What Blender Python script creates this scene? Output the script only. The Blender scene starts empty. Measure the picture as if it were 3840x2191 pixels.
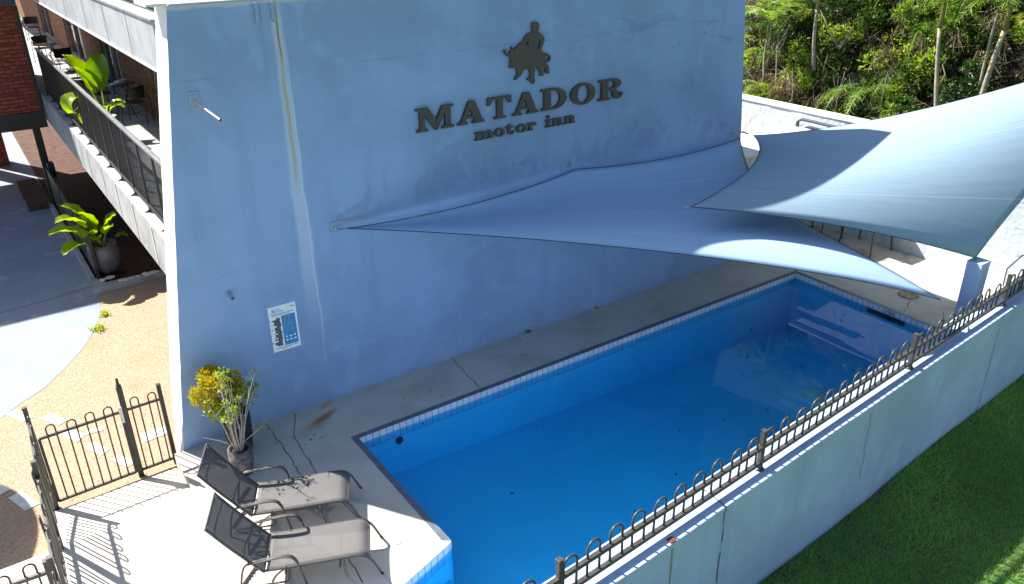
import bpy, math, random
import numpy as np
from mathutils import Vector, Matrix
R = random.Random(11)
NR = np.random.RandomState(5)
sc = bpy.context.scene
col = sc.collection
SUNV = (0.46, -0.97, -1.0)

# ------------------------------------------------------------------ node helpers
class V:
    def __init__(s, nt, sock): s.nt = nt; s.s = sock
    def _m(s, op, o=None, o2=None):
        n = s.nt.nodes.new('ShaderNodeMath'); n.operation = op
        s.nt.links.new(s.s, n.inputs[0])
        for i, q in ((1, o), (2, o2)):
            if q is None: continue
            if isinstance(q, V): s.nt.links.new(q.s, n.inputs[i])
            else: n.inputs[i].default_value = q
        return V(s.nt, n.outputs[0])
    def __add__(s, o): return s._m('ADD', o)
    def __sub__(s, o): return s._m('SUBTRACT', o)
    def __mul__(s, o): return s._m('MULTIPLY', o)
    def __truediv__(s, o): return s._m('DIVIDE', o)
    def abs(s): return s._m('ABSOLUTE')
    def max(s, o): return s._m('MAXIMUM', o)
    def min(s, o): return s._m('MINIMUM', o)
    def mod(s, o): return s._m('FLOORED_MODULO', o)
    def pow(s, o): return s._m('POWER', o)
    def sqrt(s): return s._m('SQRT')
    def ss(s, a, b, lo=0.0, hi=1.0):
        n = s.nt.nodes.new('ShaderNodeMapRange'); n.interpolation_type = 'SMOOTHSTEP'
        s.nt.links.new(s.s, n.inputs[0])
        n.inputs[1].default_value = a; n.inputs[2].default_value = b
        n.inputs[3].default_value = lo; n.inputs[4].default_value = hi
        return V(s.nt, n.outputs[0])

class MT:
    """a principled material under construction"""
    def __init__(s, name, base=(.5, .5, .5), rough=.8, metal=0.0, spec=.3):
        s.m = bpy.data.materials.new(name); s.m.use_nodes = True; s.nt = s.m.node_tree
        s.b = s.nt.nodes['Principled BSDF']
        s.b.inputs['Base Color'].default_value = (*base, 1)
        s.b.inputs['Roughness'].default_value = rough
        s.b.inputs['Metallic'].default_value = metal
        s.b.inputs['Specular IOR Level'].default_value = spec
        tc = s.nt.nodes.new('ShaderNodeTexCoord'); s.co = tc.outputs['Object']; s.uv = tc.outputs['UV']
        sp = s.nt.nodes.new('ShaderNodeSeparateXYZ'); s.nt.links.new(s.co, sp.inputs[0])
        s.x, s.y, s.z = [V(s.nt, o) for o in sp.outputs]
        s.c = s.rgb(base)
    def rgb(s, c):
        n = s.nt.nodes.new('ShaderNodeRGB'); n.outputs[0].default_value = (*c, 1); return n.outputs[0]
    def vec(s, x, y, z=0.0):
        n = s.nt.nodes.new('ShaderNodeCombineXYZ')
        for i, q in enumerate((x, y, z)):
            if isinstance(q, V): s.nt.links.new(q.s, n.inputs[i])
            else: n.inputs[i].default_value = q
        return n.outputs[0]
    def noise(s, scale, detail=4, vec=None, rough=.55, dist=0.0):
        n = s.nt.nodes.new('ShaderNodeTexNoise'); n.inputs['Scale'].default_value = scale
        n.inputs['Detail'].default_value = detail; n.inputs['Roughness'].default_value = rough
        n.inputs['Distortion'].default_value = dist
        s.nt.links.new(vec or s.co, n.inputs['Vector']); return V(s.nt, n.outputs['Fac'])
    def voro(s, scale, vec=None, feat='F1'):
        n = s.nt.nodes.new('ShaderNodeTexVoronoi'); n.inputs['Scale'].default_value = scale; n.feature = feat
        s.nt.links.new(vec or s.co, n.inputs['Vector']); return V(s.nt, n.outputs['Distance']), n
    def mix(s, a, b, f, mode='MIX'):
        n = s.nt.nodes.new('ShaderNodeMix'); n.data_type = 'RGBA'; n.blend_type = mode
        if isinstance(f, V): s.nt.links.new(f.s, n.inputs[0])
        else: n.inputs[0].default_value = f
        for i, q in ((6, a), (7, b)):
            if isinstance(q, tuple): n.inputs[i].default_value = (*q, 1)
            else: s.nt.links.new(q, n.inputs[i])
        return n.outputs[2]
    def over(s, colr, f):
        s.c = s.mix(s.c, colr, f); return s
    def brick(s, vec, c1, c2, mortar, bw=.24, bh=.085, ms=.012, off=.5):
        n = s.nt.nodes.new('ShaderNodeTexBrick'); n.offset = off
        s.nt.links.new(vec, n.inputs['Vector'])
        n.inputs['Color1'].default_value = (*c1, 1); n.inputs['Color2'].default_value = (*c2, 1)
        n.inputs['Mortar'].default_value = (*mortar, 1)
        n.inputs['Scale'].default_value = 1; n.inputs['Mortar Size'].default_value = ms
        n.inputs['Mortar Smooth'].default_value = .1; n.inputs['Bias'].default_value = 0
        n.inputs['Brick Width'].default_value = bw; n.inputs['Row Height'].default_value = bh
        return n.outputs['Color'], V(s.nt, n.outputs['Fac'])
    def bump(s, h, strength=.3, dist=.01):
        n = s.nt.nodes.new('ShaderNodeBump'); n.inputs['Strength'].default_value = strength
        n.inputs['Distance'].default_value = dist; s.nt.links.new(h.s, n.inputs['Height'])
        s.nt.links.new(n.outputs[0], s.b.inputs['Normal']); return s
    def rough(s, f): s.nt.links.new(f.s, s.b.inputs['Roughness']); return s
    def done(s):
        s.nt.links.new(s.c, s.b.inputs['Base Color']); return s.m

def plain(name, base, rough=.7, metal=0.0, var=.25, scale=8, spec=.3, bump=0.0):
    t = MT(name, base, rough, metal, spec)
    dark = tuple(v * (1 - var) for v in base)
    t.over(dark, t.noise(scale, 5).ss(.35, .7))
    if bump: t.bump(t.noise(scale * 6, 4), bump, .005)
    return t.done()

# ------------------------------------------------------------------ mesh helpers
ORG = {}
def setp(o, **k):
    for a, b in k.items():
        if b is not None: o[a] = b
def link(o, parent=None):
    col.objects.link(o)
    if parent is not None: o.parent = parent
    return o
def thing(name, label, cat, loc=(0, 0, 0), group=None, rz=0.0):
    o = bpy.data.objects.new(name, None); col.objects.link(o)
    o.location = loc; o.rotation_euler = (0, 0, rz); o.empty_display_size = .1
    ORG[o.name] = Vector(loc); setp(o, label=label, category=cat, group=group); return o
class MB:
    def __init__(s): s.v = []; s.f = []; s.mi = []; s.uv = None
    def add(s, vs, fs, mi=0):
        n = len(s.v); s.v += [tuple(p) for p in vs]; s.f += [tuple(i + n for i in f) for f in fs]; s.mi += [mi] * len(fs); return s
    def box(s, x0, x1, y0, y1, z0, z1, mi=0):
        vs = [(x0, y0, z0), (x1, y0, z0), (x1, y1, z0), (x0, y1, z0), (x0, y0, z1), (x1, y0, z1), (x1, y1, z1), (x0, y1, z1)]
        return s.add(vs, [(0, 3, 2, 1), (4, 5, 6, 7), (0, 1, 5, 4), (1, 2, 6, 5), (2, 3, 7, 6), (3, 0, 4, 7)], mi)
    def bar(s, a, b, w, h, mi=0, up=(0, 0, 1)):
        a = Vector(a); b = Vector(b); d = (b - a).normalized(); up = Vector(up)
        if abs(d.dot(up)) > .98: up = Vector((0, 1, 0))
        r = d.cross(up).normalized() * (w / 2); u = r.cross(d).normalized() * (h / 2)
        vs = [a - r - u, a + r - u, a + r + u, a - r + u, b - r - u, b + r - u, b + r + u, b - r + u]
        return s.add(vs, [(0, 1, 2, 3), (7, 6, 5, 4), (0, 4, 5, 1), (1, 5, 6, 2), (2, 6, 7, 3), (3, 7, 4, 0)], mi)
    def tube(s, pts, r, n=8, mi=0, cap=True):
        pts = [Vector(p) for p in pts]; k = len(pts); rs = r if isinstance(r, (list, tuple)) else [r] * k
        base = []; prev = None
        for i, p in enumerate(pts):
            d = (pts[min(i + 1, k - 1)] - pts[max(i - 1, 0)]).normalized()
            if prev is None:
                a = Vector((0, 0, 1)) if abs(d.z) < .9 else Vector((1, 0, 0)); u = d.cross(a).normalized()
            else: u = (prev - d * prev.dot(d)).normalized()
            w = d.cross(u); prev = u
            base += [p + (u * math.cos(2 * math.pi * j / n) + w * math.sin(2 * math.pi * j / n)) * rs[i] for j in range(n)]
        fs = [(i * n + j, i * n + (j + 1) % n, (i + 1) * n + (j + 1) % n, (i + 1) * n + j) for i in range(k - 1) for j in range(n)]
        if cap: fs += [tuple(range(n - 1, -1, -1)), tuple((k - 1) * n + j for j in range(n))]
        return s.add(base, fs, mi)
    def lathe(s, prof, c=(0, 0, 0), n=24, mi=0):
        vs = [(c[0] + r * math.cos(2 * math.pi * j / n), c[1] + r * math.sin(2 * math.pi * j / n), c[2] + z) for r, z in prof for j in range(n)]
        fs = [(i * n + j, i * n + (j + 1) % n, (i + 1) * n + (j + 1) % n, (i + 1) * n + j) for i in range(len(prof) - 1) for j in range(n)]
        fs.append(tuple(range(n - 1, -1, -1))); fs.append(tuple((len(prof) - 1) * n + j for j in range(n)))
        return s.add(vs, fs, mi)
    def prism(s, poly, z0, z1, mi=0):
        n = len(poly); vs = [(x, y, z0) for x, y in poly] + [(x, y, z1) for x, y in poly]
        fs = [tuple(range(n - 1, -1, -1)), tuple(range(n, 2 * n))] + [(i, (i + 1) % n, n + (i + 1) % n, n + i) for i in range(n)]
        return s.add(vs, fs, mi)
    def build(s, name, mat, parent=None, local=False, smooth=False, bevel=0.0, kind=None, **props):
        me = bpy.data.meshes.new(name)
        off = Vector((0, 0, 0))
        if parent is not None and not local:
            r = parent
            while r.parent: r = r.parent
            off = ORG.get(r.name, off)
        me.from_pydata([tuple(Vector(p) - off) for p in s.v] if off.length else s.v, [], s.f)
        for m in (mat if isinstance(mat, (list, tuple)) else [mat]): me.materials.append(m)
        if any(s.mi): me.polygons.foreach_set('material_index', s.mi)
        if smooth: me.polygons.foreach_set('use_smooth', [True] * len(me.polygons))
        if s.uv:
            l = me.uv_layers.new(name='UVMap')
            for pl in me.polygons:
                for li in pl.loop_indices: l.data[li].uv = s.uv[me.loops[li].vertex_index]
        me.update()
        o = bpy.data.objects.new(name, me); link(o, parent)
        if bevel:
            b = o.modifiers.new('bevel', 'BEVEL'); b.width = bevel; b.segments = 2; b.limit_method = 'ANGLE'; b.angle_limit = .6
        if kind: o['kind'] = kind
        setp(o, **props); return o

def npmesh(name, verts, quads, mat, parent=None, rnd=None, smooth=False, **props):
    """fast mesh: verts (N,3), faces (M,3|4)"""
    me = bpy.data.meshes.new(name); nv = len(verts); k = quads.shape[1]; nf = len(quads)
    me.vertices.add(nv); me.vertices.foreach_set('co', np.asarray(verts, dtype=np.float32).ravel())
    me.loops.add(nf * k); me.loops.foreach_set('vertex_index', quads.astype(np.int32).ravel())
    me.polygons.add(nf); me.polygons.foreach_set('loop_start', np.arange(nf, dtype=np.int32) * k)
    me.polygons.foreach_set('loop_total', np.full(nf, k, dtype=np.int32))
    for m in (mat if isinstance(mat, (list, tuple)) else [mat]): me.materials.append(m)
    if rnd is not None:
        a = me.attributes.new('vary', 'FLOAT', 'FACE'); a.data.foreach_set('value', rnd.astype(np.float32))
    me.update(calc_edges=True); me.validate()
    if smooth: me.polygons.foreach_set('use_smooth', [True] * nf)
    o = bpy.data.objects.new(name, me); link(o, parent); setp(o, **props); return o

def dup(root, loc, label=None, rz=None):
    r = root.copy(); col.objects.link(r); r.location = loc
    if rz is not None: r.rotation_euler = (0, 0, rz)
    if label: r['label'] = label
    def rec(src, dst):
        for ch in src.children:
            c = ch.copy(); col.objects.link(c); c.parent = dst; rec(ch, c)
    rec(root, r); return r

# ------------------------------------------------------------------ foliage helpers
def leafmat(name, a, b, trans=.35, rough=.45):
    m = bpy.data.materials.new(name); m.use_nodes = True; nt = m.node_tree
    at = nt.nodes.new('ShaderNodeAttribute'); at.attribute_name = 'vary'
    mx = nt.nodes.new('ShaderNodeMix'); mx.data_type = 'RGBA'
    mx.inputs[6].default_value = (*a, 1); mx.inputs[7].default_value = (*b, 1)
    nt.links.new(at.outputs['Fac'], mx.inputs[0])
    pb = nt.nodes['Principled BSDF']; pb.inputs['Roughness'].default_value = rough; pb.inputs['Specular IOR Level'].default_value = .35
    nt.links.new(mx.outputs[2], pb.inputs['Base Color'])
    tr = nt.nodes.new('ShaderNodeBsdfTranslucent'); hs = nt.nodes.new('ShaderNodeHueSaturation')
    hs.inputs['Hue'].default_value = .485; hs.inputs['Saturation'].default_value = 1.1; hs.inputs['Value'].default_value = 1.5
    nt.links.new(mx.outputs[2], hs.inputs['Color']); nt.links.new(hs.outputs[0], tr.inputs[0])
    ms = nt.nodes.new('ShaderNodeMixShader'); ms.inputs[0].default_value = trans
    nt.links.new(pb.outputs[0], ms.inputs[1]); nt.links.new(tr.outputs[0], ms.inputs[2])
    nt.links.new(ms.outputs[0], nt.nodes['Material Output'].inputs[0]); return m

def leaves(centers, dirs, length, width, rs=NR, fold=.25):
    """folded diamond leaves: returns verts (n*6?), quads. each leaf = 2 quads sharing the midrib"""
    n = len(centers); d = dirs / (np.linalg.norm(dirs, axis=1, keepdims=True) + 1e-9)
    rnd = rs.normal(size=(n, 3)); s = np.cross(d, rnd); s /= (np.linalg.norm(s, axis=1, keepdims=True) + 1e-9)
    nn = np.cross(s, d)
    L = (np.asarray(length) * np.ones(n))[:, None]; W = (np.asarray(width) * np.ones(n))[:, None]
    c = centers
    p0 = c; p3 = c + d * L - nn * L * .12
    m1 = c + d * L * .45 + nn * L * .03
    a1 = c + d * L * .4 + s * W * .5 + nn * W * fold; b1 = c + d * L * .4 - s * W * .5 + nn * W * fold
    vs = np.stack([p0, a1, p3, b1, m1], 1).reshape(-1, 3)
    i = np.arange(n)[:, None] * 5
    q = np.concatenate([i + np.array([[0, 1, 4]]), i + np.array([[1, 2, 4]]), i + np.array([[0, 4, 3]]), i + np.array([[3, 4, 2]])], 1).reshape(-1, 3)
    return vs, q

def blob(n, c, r, rs=NR, shell=.5):
    v = rs.normal(size=(n, 3)); v /= np.linalg.norm(v, axis=1, keepdims=True)
    rad = (shell + (1 - shell) * rs.rand(n) ** .5)[:, None]
    return np.array(c) + v * rad * np.array(r), v

class Fol:
    def __init__(s): s.v = []; s.q = []; s.r = []; s.mi = []; s.n = 0
    def add(s, v, q, mi=0, base=None, spread=1.0):
        s.v.append(v); s.q.append(q + s.n); s.n += len(v); k = len(q)
        per = 4 if k % 4 == 0 else 1
        r = np.repeat(NR.rand(k // per), per)
        if base is not None: r = np.clip(base + (r - .5) * spread, 0, 1)
        s.r.append(r); s.mi.append(np.full(k, mi, dtype=np.int32)); return s
    def build(s, name, mats, parent=None, **p):
        V_ = np.concatenate(s.v)
        if parent is not None:
            r = parent
            while r.parent: r = r.parent
            V_ = V_ - np.array(ORG.get(r.name, Vector((0, 0, 0))))
        o = npmesh(name, V_, np.concatenate(s.q), mats, parent, np.concatenate(s.r), **p)
        o.data.polygons.foreach_set('material_index', np.concatenate(s.mi)); return o

def frond(f, base, az, length, rise, droop, nleaf=26, ll=.35, lw=.03, mi=0, tone=None):
    """a feather palm frond with arching rachis"""
    t = np.linspace(0, 1, nleaf); h = np.array([math.cos(az), math.sin(az), 0])
    pts = np.array(base) + h * (t * length)[:, None] + np.array([0, 0, 1]) * ((rise * t - droop * t ** 2) * length)[:, None]
    tan = np.gradient(pts, axis=0); side = np.array([-math.sin(az), math.cos(az), 0])
    for sg in (-1, 1):
        taper = np.sin(np.pi * np.clip(.12 + t * .83, 0, 1)) ** .6
        d = tan / np.linalg.norm(tan, axis=1, keepdims=True) * .55 + side * sg + np.array([0, 0, -.25]) + NR.normal(size=(nleaf, 3)) * .08
        v, q = leaves(pts, d, ll * taper, lw, fold=.5); f.add(v, q, mi, tone, .5)
    # rachis
    w = side * .008
    vs = np.concatenate([pts - w, pts + w]); i = np.arange(nleaf - 1)
    q = np.concatenate([np.stack([i, i + 1, i + nleaf], 1), np.stack([i + 1, i + 1 + nleaf, i + nleaf], 1)])
    f.add(vs, q, mi, tone, .1)

def bigleaf(f, base, az, el, stalk, L, W, mi=0, tone=None, bend=.5):
    """broad banana-like leaf on a stalk, with a grid blade"""
    h = Vector((math.cos(az), math.sin(az), 0)); side = Vector((-math.sin(az), math.cos(az), 0))
    d = h * math.cos(el) + Vector((0, 0, math.sin(el))); p = Vector(base)
    n = 9; pts = []; e = el
    b0 = p + d * stalk; q_ = b0.copy(); pts.append((q_.copy(), e))
    for i in range(n):
        e -= bend / n * (1 + i * .25); q_ = q_ + (h * math.cos(e) + Vector((0, 0, math.sin(e)))) * (L / n); pts.append((q_.copy(), e))
    vs = []; m = 5
    for i, (c, e_) in enumerate(pts):
        t = i / n; w = W * (math.sin(math.pi * min(1, .06 + t * .94)) ** .62) * .5
        nrm = Vector((0, 0, 1)) * math.cos(e_) - h * math.sin(e_)
        for j in range(m):
            u = (j / (m - 1) - .5) * 2
            vs.append(tuple(c + side * (u * w) + nrm * (abs(u) ** 1.3 * w * .45 + .012 * math.sin(i * 2.1 + u * 3))))
    fs = []
    for i in range(n):
        for j in range(m - 1):
            a = i * m + j; fs += [(a, a + 1, a + m + 1), (a, a + m + 1, a + m)]
    k = len(fs); f.v.append(np.array(vs)); f.q.append(np.array(fs) + f.n); f.n += len(vs)
    t_ = R.random() if tone is None else tone
    f.r.append(np.clip(np.full(k, t_) + NR.rand(k) * .06, 0, 1)); f.mi.append(np.full(k, mi, dtype=np.int32))
    # stalk strip
    w = side * .012; vs = np.array([tuple(p - w), tuple(p + w), tuple(b0 + w), tuple(b0 - w), tuple(pts[-2][0] + w * .3 + Vector((0, 0, .006))), tuple(pts[-2][0] - w * .3 + Vector((0, 0, .006)))])
    fs = np.array([(0, 1, 2), (0, 2, 3), (3, 2, 4), (3, 4, 5)]); f.add(vs, fs, mi, .9, .1)

# ------------------------------------------------------------------ materials
def wallpaint(name, base, streaks=True):
    t = MT(name, base, .85, spec=.15)
    t.over(tuple(v * .80 for v in base), t.noise(.55, 6, dist=.4).ss(.35, .7))
    t.over(tuple(min(1, v * 1.08) for v in base), t.noise(2.3, 6, dist=.6).ss(.5, .75) * .7)
    # faint vertical water marks
    vv = t.vec(t.x * 3.2, 0.0, t.z * .35)
    t.over((base[0] * .74, base[1] * .78, base[2] * .82), t.noise(1.0, 4, vv).ss(.48, .75) * .55)
    if streaks:
        # old patch-painted scuffs round the lettering and above the sails
        m = t.noise(1.0, 5, t.vec(t.x * 3.2, 0.0, t.z * 2.0), dist=.8).ss(.50, .57)
        box = t.z.ss(2.45, 2.75) * t.z.ss(3.3, 3.0) * t.x.ss(3.3, 4.4)
        t.over((base[0] * .66, base[1] * .68, base[2] * .74), m * box * .48)
        box2 = t.z.ss(4.05, 4.3) * t.z.ss(5.2, 4.7) * t.x.ss(6.8, 8.5)
        m2 = t.noise(1.0, 4, t.vec(t.x * 1.3, 0.0, t.z * 5), dist=1.2).ss(.58, .63)
        t.over((base[0] * .68, base[1] * .7, base[2] * .74), m2 * box2 * .6)
        lin = (t.z - 4.62 + t.noise(.8, 3) * .12).abs().ss(.02, .0) * t.noise(1.6, 3).ss(.45, .6)
        t.over((base[0] * .55, base[1] * .6, base[2] * .66), lin * .45)
        # run-off streak below the right-hand scupper and a paler one beside it
        wob = (t.noise(1.1, 2, t.vec(0.0, 0.0, t.z)) - .5) * .12
        dx = (t.x - 3.26 + wob).abs(); dz = t.z.ss(5.15, 1.2, 0, .05)
        fade = t.z.ss(.8, 2.6)
        t.over((.72, .76, .8), (dx - dz).ss(.09, .02) * fade * .42)
        t.over((.44, .38, .2), dx.ss(.035, .008) * t.z.ss(2.9, 3.6) * .75)
        t.over((.2, .15, .08), (dx - .002).abs().ss(.008, .002) * t.z.ss(4.5, 4.9) * .9)
        t.over((.75, .78, .8), (t.x - 3.33 + wob).abs().ss(.012, .003) * t.z.ss(5.0, 4.0) * t.z.ss(.3, 1.5) * .5)
        t.over((base[0]*.7, base[1]*.72, base[2]*.72), (t.x - 3.07 + wob).abs().ss(.06, .01) * t.z.ss(3.6, 4.9) * .35)
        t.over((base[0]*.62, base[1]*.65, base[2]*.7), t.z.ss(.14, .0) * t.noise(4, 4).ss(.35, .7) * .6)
        t.over((.6, .55, .5), (t.z - 5.31 + t.noise(3, 4) * .06).ss(.0, .03) * .7)
    h = t.noise(5, 5) + t.noise(45, 3) * .3
    t.over(tuple(v * .86 for v in base), t.noise(34, 3).ss(.55, .75) * .5)
    t.bump(h, .5, .014); return t.done()

MAT = {}
MAT['wall'] = wallpaint('blue_wall_paint', (.295, .425, .63))
MAT['retain'] = wallpaint('pale_blue_render', (.44, .56, .74), False)
def deckmat():
    b = (.56, .52, .45); t = MT('deck_concrete', b, .85, spec=.2)
    t.over((.42, .38, .32), t.noise(1.4, 6, dist=.5).ss(.42, .72) * .7)
    t.over((.58, .56, .53), t.noise(5, 5).ss(.55, .75) * .5)
    t.over((.2, .18, .16), t.noise(70, 2).ss(.66, .72) * .5)
    # rust stain beside the wall
    a = math.radians(25)
    for cx, cy, rx, ry, s in ((3.07, -.36, .30, .085, .9), (3.22, -.08, .16, .07, .55), (2.85, -.48, .35, .14, .35)):
        dx = t.x - cx; dy = t.y - cy
        u = (dx * math.cos(a) + dy * math.sin(a)) / rx; w = (dy * math.cos(a) - dx * math.sin(a)) / ry
        r = (u * u + w * w).sqrt() + (t.noise(7, 4) - .5) * .6
        t.over((.40, .15, .045), r.ss(1.25, .1) * s)
    # dark stained ground toward the far end, brown leaf stains
    far = t.x.ss(12.6, 13.2) * t.noise(2.6, 5, dist=.6).ss(.5, .64)
    t.over((.30, .22, .13), far * .55)
    t.bump(t.noise(30, 4), .25, .004); return t.done()
MAT['deck'] = deckmat()
def aggmat():
    t = MT('exposed_aggregate', (.43, .325, .235), .9, spec=.15)
    v, _ = t.voro(38); t.over((.30, .17, .09), t.noise(55, 3).ss(.48, .6) * .8)
    t.over((.62, .48, .34), v.ss(.25, .05) * .5)
    t.over((.36, .22, .12), t.noise(1.2, 5).ss(.5, .75) * .45)
    t.over((.14, .10, .07), t.noise(24, 4).ss(.63, .69) * .8)
    t.bump(v, .5, .01); return t.done()
MAT['agg'] = aggmat()
def drivemat():
    t = MT('driveway_concrete', (.28, .315, .40), .85, spec=.2)
    t.over((.23, .26, .33), t.noise(.9, 6, dist=.7).ss(.4, .7) * .7)
    t.over((.25, .26, .27), t.noise(1.0, 5, t.vec(t.x * 1.0, t.y * 6)).ss(.55, .75) * .4)
    t.over((.12, .12, .12), (t.y - 6.72 - t.x * .16 + (t.noise(1.5, 3) - .5) * .12).abs().ss(.03, .008) * .8)
    t.over((.62, .62, .62), t.noise(2.2, 4).ss(.6, .72) * .3)
    t.bump(t.noise(25, 4), .3, .005); return t.done()
MAT['drive'] = drivemat()
def brickm(name, ax, c1, c2, mortar, **k):
    t = MT(name, c1, .85, spec=.2)
    u = {'xz': (t.x, t.z), 'yz': (t.y, t.z), 'xy': (t.x, t.y)}[ax]
    cc, f = t.brick(t.vec(*u), c1, c2, mortar, **k); t.c = cc
    t.over(tuple(v * .35 for v in c1), t.noise(1.0, 2, t.vec(u[0] / .24, u[1] / .085)).ss(.5, .56) * .65)
    t.bump(f * -1.0, .6, .008); return t.done()
MAT['brick_xz'] = brickm('red_brick_front', 'xz', (.46, .10, .045), (.30, .065, .035), (.07, .05, .045))
MAT['brick_yz'] = brickm('brown_brick_side', 'yz', (.36, .15, .07), (.24, .10, .05), (.10, .08, .06), bw=.23, bh=.09)
MAT['paving'] = brickm('brown_brick_paving', 'xy', (.15, .075, .05), (.10, .05, .035), (.05, .03, .025), bw=.22, bh=.11, ms=.008)
MAT['lattice'] = brickm('breeze_block', 'yz', (.62, .52, .36), (.55, .46, .31), (.12, .09, .06), bw=.3, bh=.3, ms=.05, off=0)
MAT['slab'] = plain('grey_painted_concrete', (.42, .42, .41), .8, var=.3, scale=2.5, bump=.2)
MAT['fascia'] = plain('pale_fibre_cement_fascia', (.40, .42, .44), .6, var=.2, scale=3)
MAT['cap'] = plain('weathered_grey_flashing', (.30, .30, .30), .5, var=.3, scale=9)
MAT['whitetrim'] = plain('white_trim_paint', (.75, .75, .74), .6, var=.12, scale=7)
MAT['roof'] = plain('dark_roof_sheet', (.06, .075, .085), .45, var=.3, scale=4)
MAT['black'] = plain('black_powder_coat', (.02, .019, .018), .42, var=.3, scale=14, spec=.5)
MAT['steel'] = plain('bronze_grey_powder_coat', (.075, .068, .062), .38, var=.35, scale=16, spec=.5)
MAT['letter'] = plain('dark_bronze_face', (.088, .075, .062), .5, .2, var=.15, scale=6, spec=.4)
MAT['galv'] = plain('galvanised_hardware', (.45, .46, .48), .35, .8, var=.3, scale=30)
MAT['copper'] = plain('bare_pipe_metal', (.65, .52, .42), .4, .3, var=.2, scale=20)
MAT['rust'] = plain('rusty_plate', (.18, .06, .025), .9, var=.4, scale=30)
MAT['bluepaint'] = plain('blue_painted_fitting', (.30, .40, .53), .6, var=.2, scale=10)
MAT['darkglass'] = plain('dark_window_glass', (.02, .024, .028), .08, var=.1, scale=2, spec=.8)
MAT['curtain'] = plain('pale_curtain', (.45, .47, .46), .9, var=.3, scale=6)
MAT['paper'] = plain('white_printed_sheet', (.9, .92, .9), .45, var=.05, scale=9)
MAT['pblue'] = plain('poster_blue_ink', (.045, .32, .62), .45, var=.35, scale=22)
MAT['pnavy'] = plain('poster_dark_ink', (.015, .015, .03), .5, var=.1, scale=9)
MAT['pgrey'] = plain('poster_grey_ink', (.30, .33, .38), .5, var=.1, scale=9)
MAT['line'] = plain('white_line_paint', (.72, .71, .68), .8, var=.2, scale=12)
MAT['crack'] = plain('crack_shadow', (.05, .045, .04), 1, var=.2, scale=12)
MAT['coping_strip'] = plain('dark_bullnose_tile', (.13, .15, .19), .4, var=.25, scale=9, spec=.5)
MAT['sling'] = None
def slingmat():
    m = bpy.data.materials.new('woven_sling_mesh'); m.use_nodes = True; nt = m.node_tree
    pb = nt.nodes['Principled BSDF']; pb.inputs['Base Color'].default_value = (.125, .12, .12, 1); pb.inputs['Roughness'].default_value = .7
    tc = nt.nodes.new('ShaderNodeTexCoord'); nz = nt.nodes.new('ShaderNodeTexNoise'); nz.inputs['Scale'].default_value = 30
    nt.links.new(tc.outputs['Object'], nz.inputs[0]); bp = nt.nodes.new('ShaderNodeBump'); bp.inputs['Strength'].default_value = .3
    nt.links.new(nz.outputs[0], bp.inputs['Height']); nt.links.new(bp.outputs[0], pb.inputs['Normal'])
    tr = nt.nodes.new('ShaderNodeBsdfTransparent'); ms = nt.nodes.new('ShaderNodeMixShader'); ms.inputs[0].default_value = .2
    nt.links.new(pb.outputs[0], ms.inputs[1]); nt.links.new(tr.outputs[0], ms.inputs[2])
    nt.links.new(ms.outputs[0], nt.nodes['Material Output'].inputs[0]); return m
MAT['sling'] = slingmat()
def sailmat(name, base, uvdir):
    """knitted shade cloth: mostly opaque, a little light through, sewn panel seams along UV"""
    m = bpy.data.materials.new(name); m.use_nodes = True; nt = m.node_tree
    pb = nt.nodes['Principled BSDF']; pb.inputs['Roughness'].default_value = .75; pb.inputs['Specular IOR Level'].default_value = .15
    tc = nt.nodes.new('ShaderNodeTexCoord'); sp = nt.nodes.new('ShaderNodeSeparateXYZ'); nt.links.new(tc.outputs['UV'], sp.inputs[0])
    v = V(nt, sp.outputs[uvdir])
    seam = ((v * 3.0).mod(1.0) - .5).abs().ss(.006, .002)
    nz = nt.nodes.new('ShaderNodeTexNoise'); nz.inputs['Scale'].default_value = 2.0; nz.inputs['Detail'].default_value = 5
    st = nt.nodes.new('ShaderNodeMapping'); st.inputs['Scale'].default_value = (1.5, 30, 30) if uvdir else (30, 1.5, 1.5)
    nt.links.new(tc.outputs['UV'], st.inputs[0]); nt.links.new(st.outputs[0], nz.inputs[0])
    def mixc(a, b, f):
        n = nt.nodes.new('ShaderNodeMix'); n.data_type = 'RGBA'
        for i, q in ((6, a), (7, b)):
            if isinstance(q, tuple): n.inputs[i].default_value = (*q, 1)
            else: nt.links.new(q, n.inputs[i])
        nt.links.new(f.s, n.inputs[0]); return n.outputs[2]
    c = mixc(tuple(q * .95 for q in base), tuple(min(1, q * 1.04) for q in base), V(nt, nz.outputs[0]).ss(.3, .7))
    c = mixc(c, tuple(min(1, q * 1.45) for q in base), seam * .8)
    nt.links.new(c, pb.inputs['Base Color'])
    tl = nt.nodes.new('ShaderNodeBsdfTranslucent'); nt.links.new(c, tl.inputs[0])
    ms = nt.nodes.new('ShaderNodeMixShader'); ms.inputs[0].default_value = .04
    nt.links.new(pb.outputs[0], ms.inputs[1]); nt.links.new(tl.outputs[0], ms.inputs[2])
    nt.links.new(ms.outputs[0], nt.nodes['Material Output'].inputs[0]); return m
MAT['sail1'] = sailmat('blue_shade_cloth', (.35, .50, .69), 1)
MAT['sail2'] = sailmat('pale_blue_shade_cloth', (.27, .38, .47), 1)
def tilemat(name, c, grout):
    t = MT(name, c, .3, spec=.5)
    n = t.nt.nodes.new('ShaderNodeSeparateXYZ'); t.nt.links.new(t.uv, n.inputs[0])
    cc, f = t.brick(t.vec(V(t.nt, n.outputs[0]), V(t.nt, n.outputs[1])), c, tuple(q * .88 for q in c), grout, bw=.1, bh=.1, ms=.005, off=0)
    t.c = cc; return t.done()
MAT['tile_w'] = tilemat('white_pool_tile', (.78, .82, .84), (.06, .2, .4))
MAT['tile_b'] = tilemat('turquoise_pool_tile', (.05, .48, .82), (.02, .25, .45))
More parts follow.
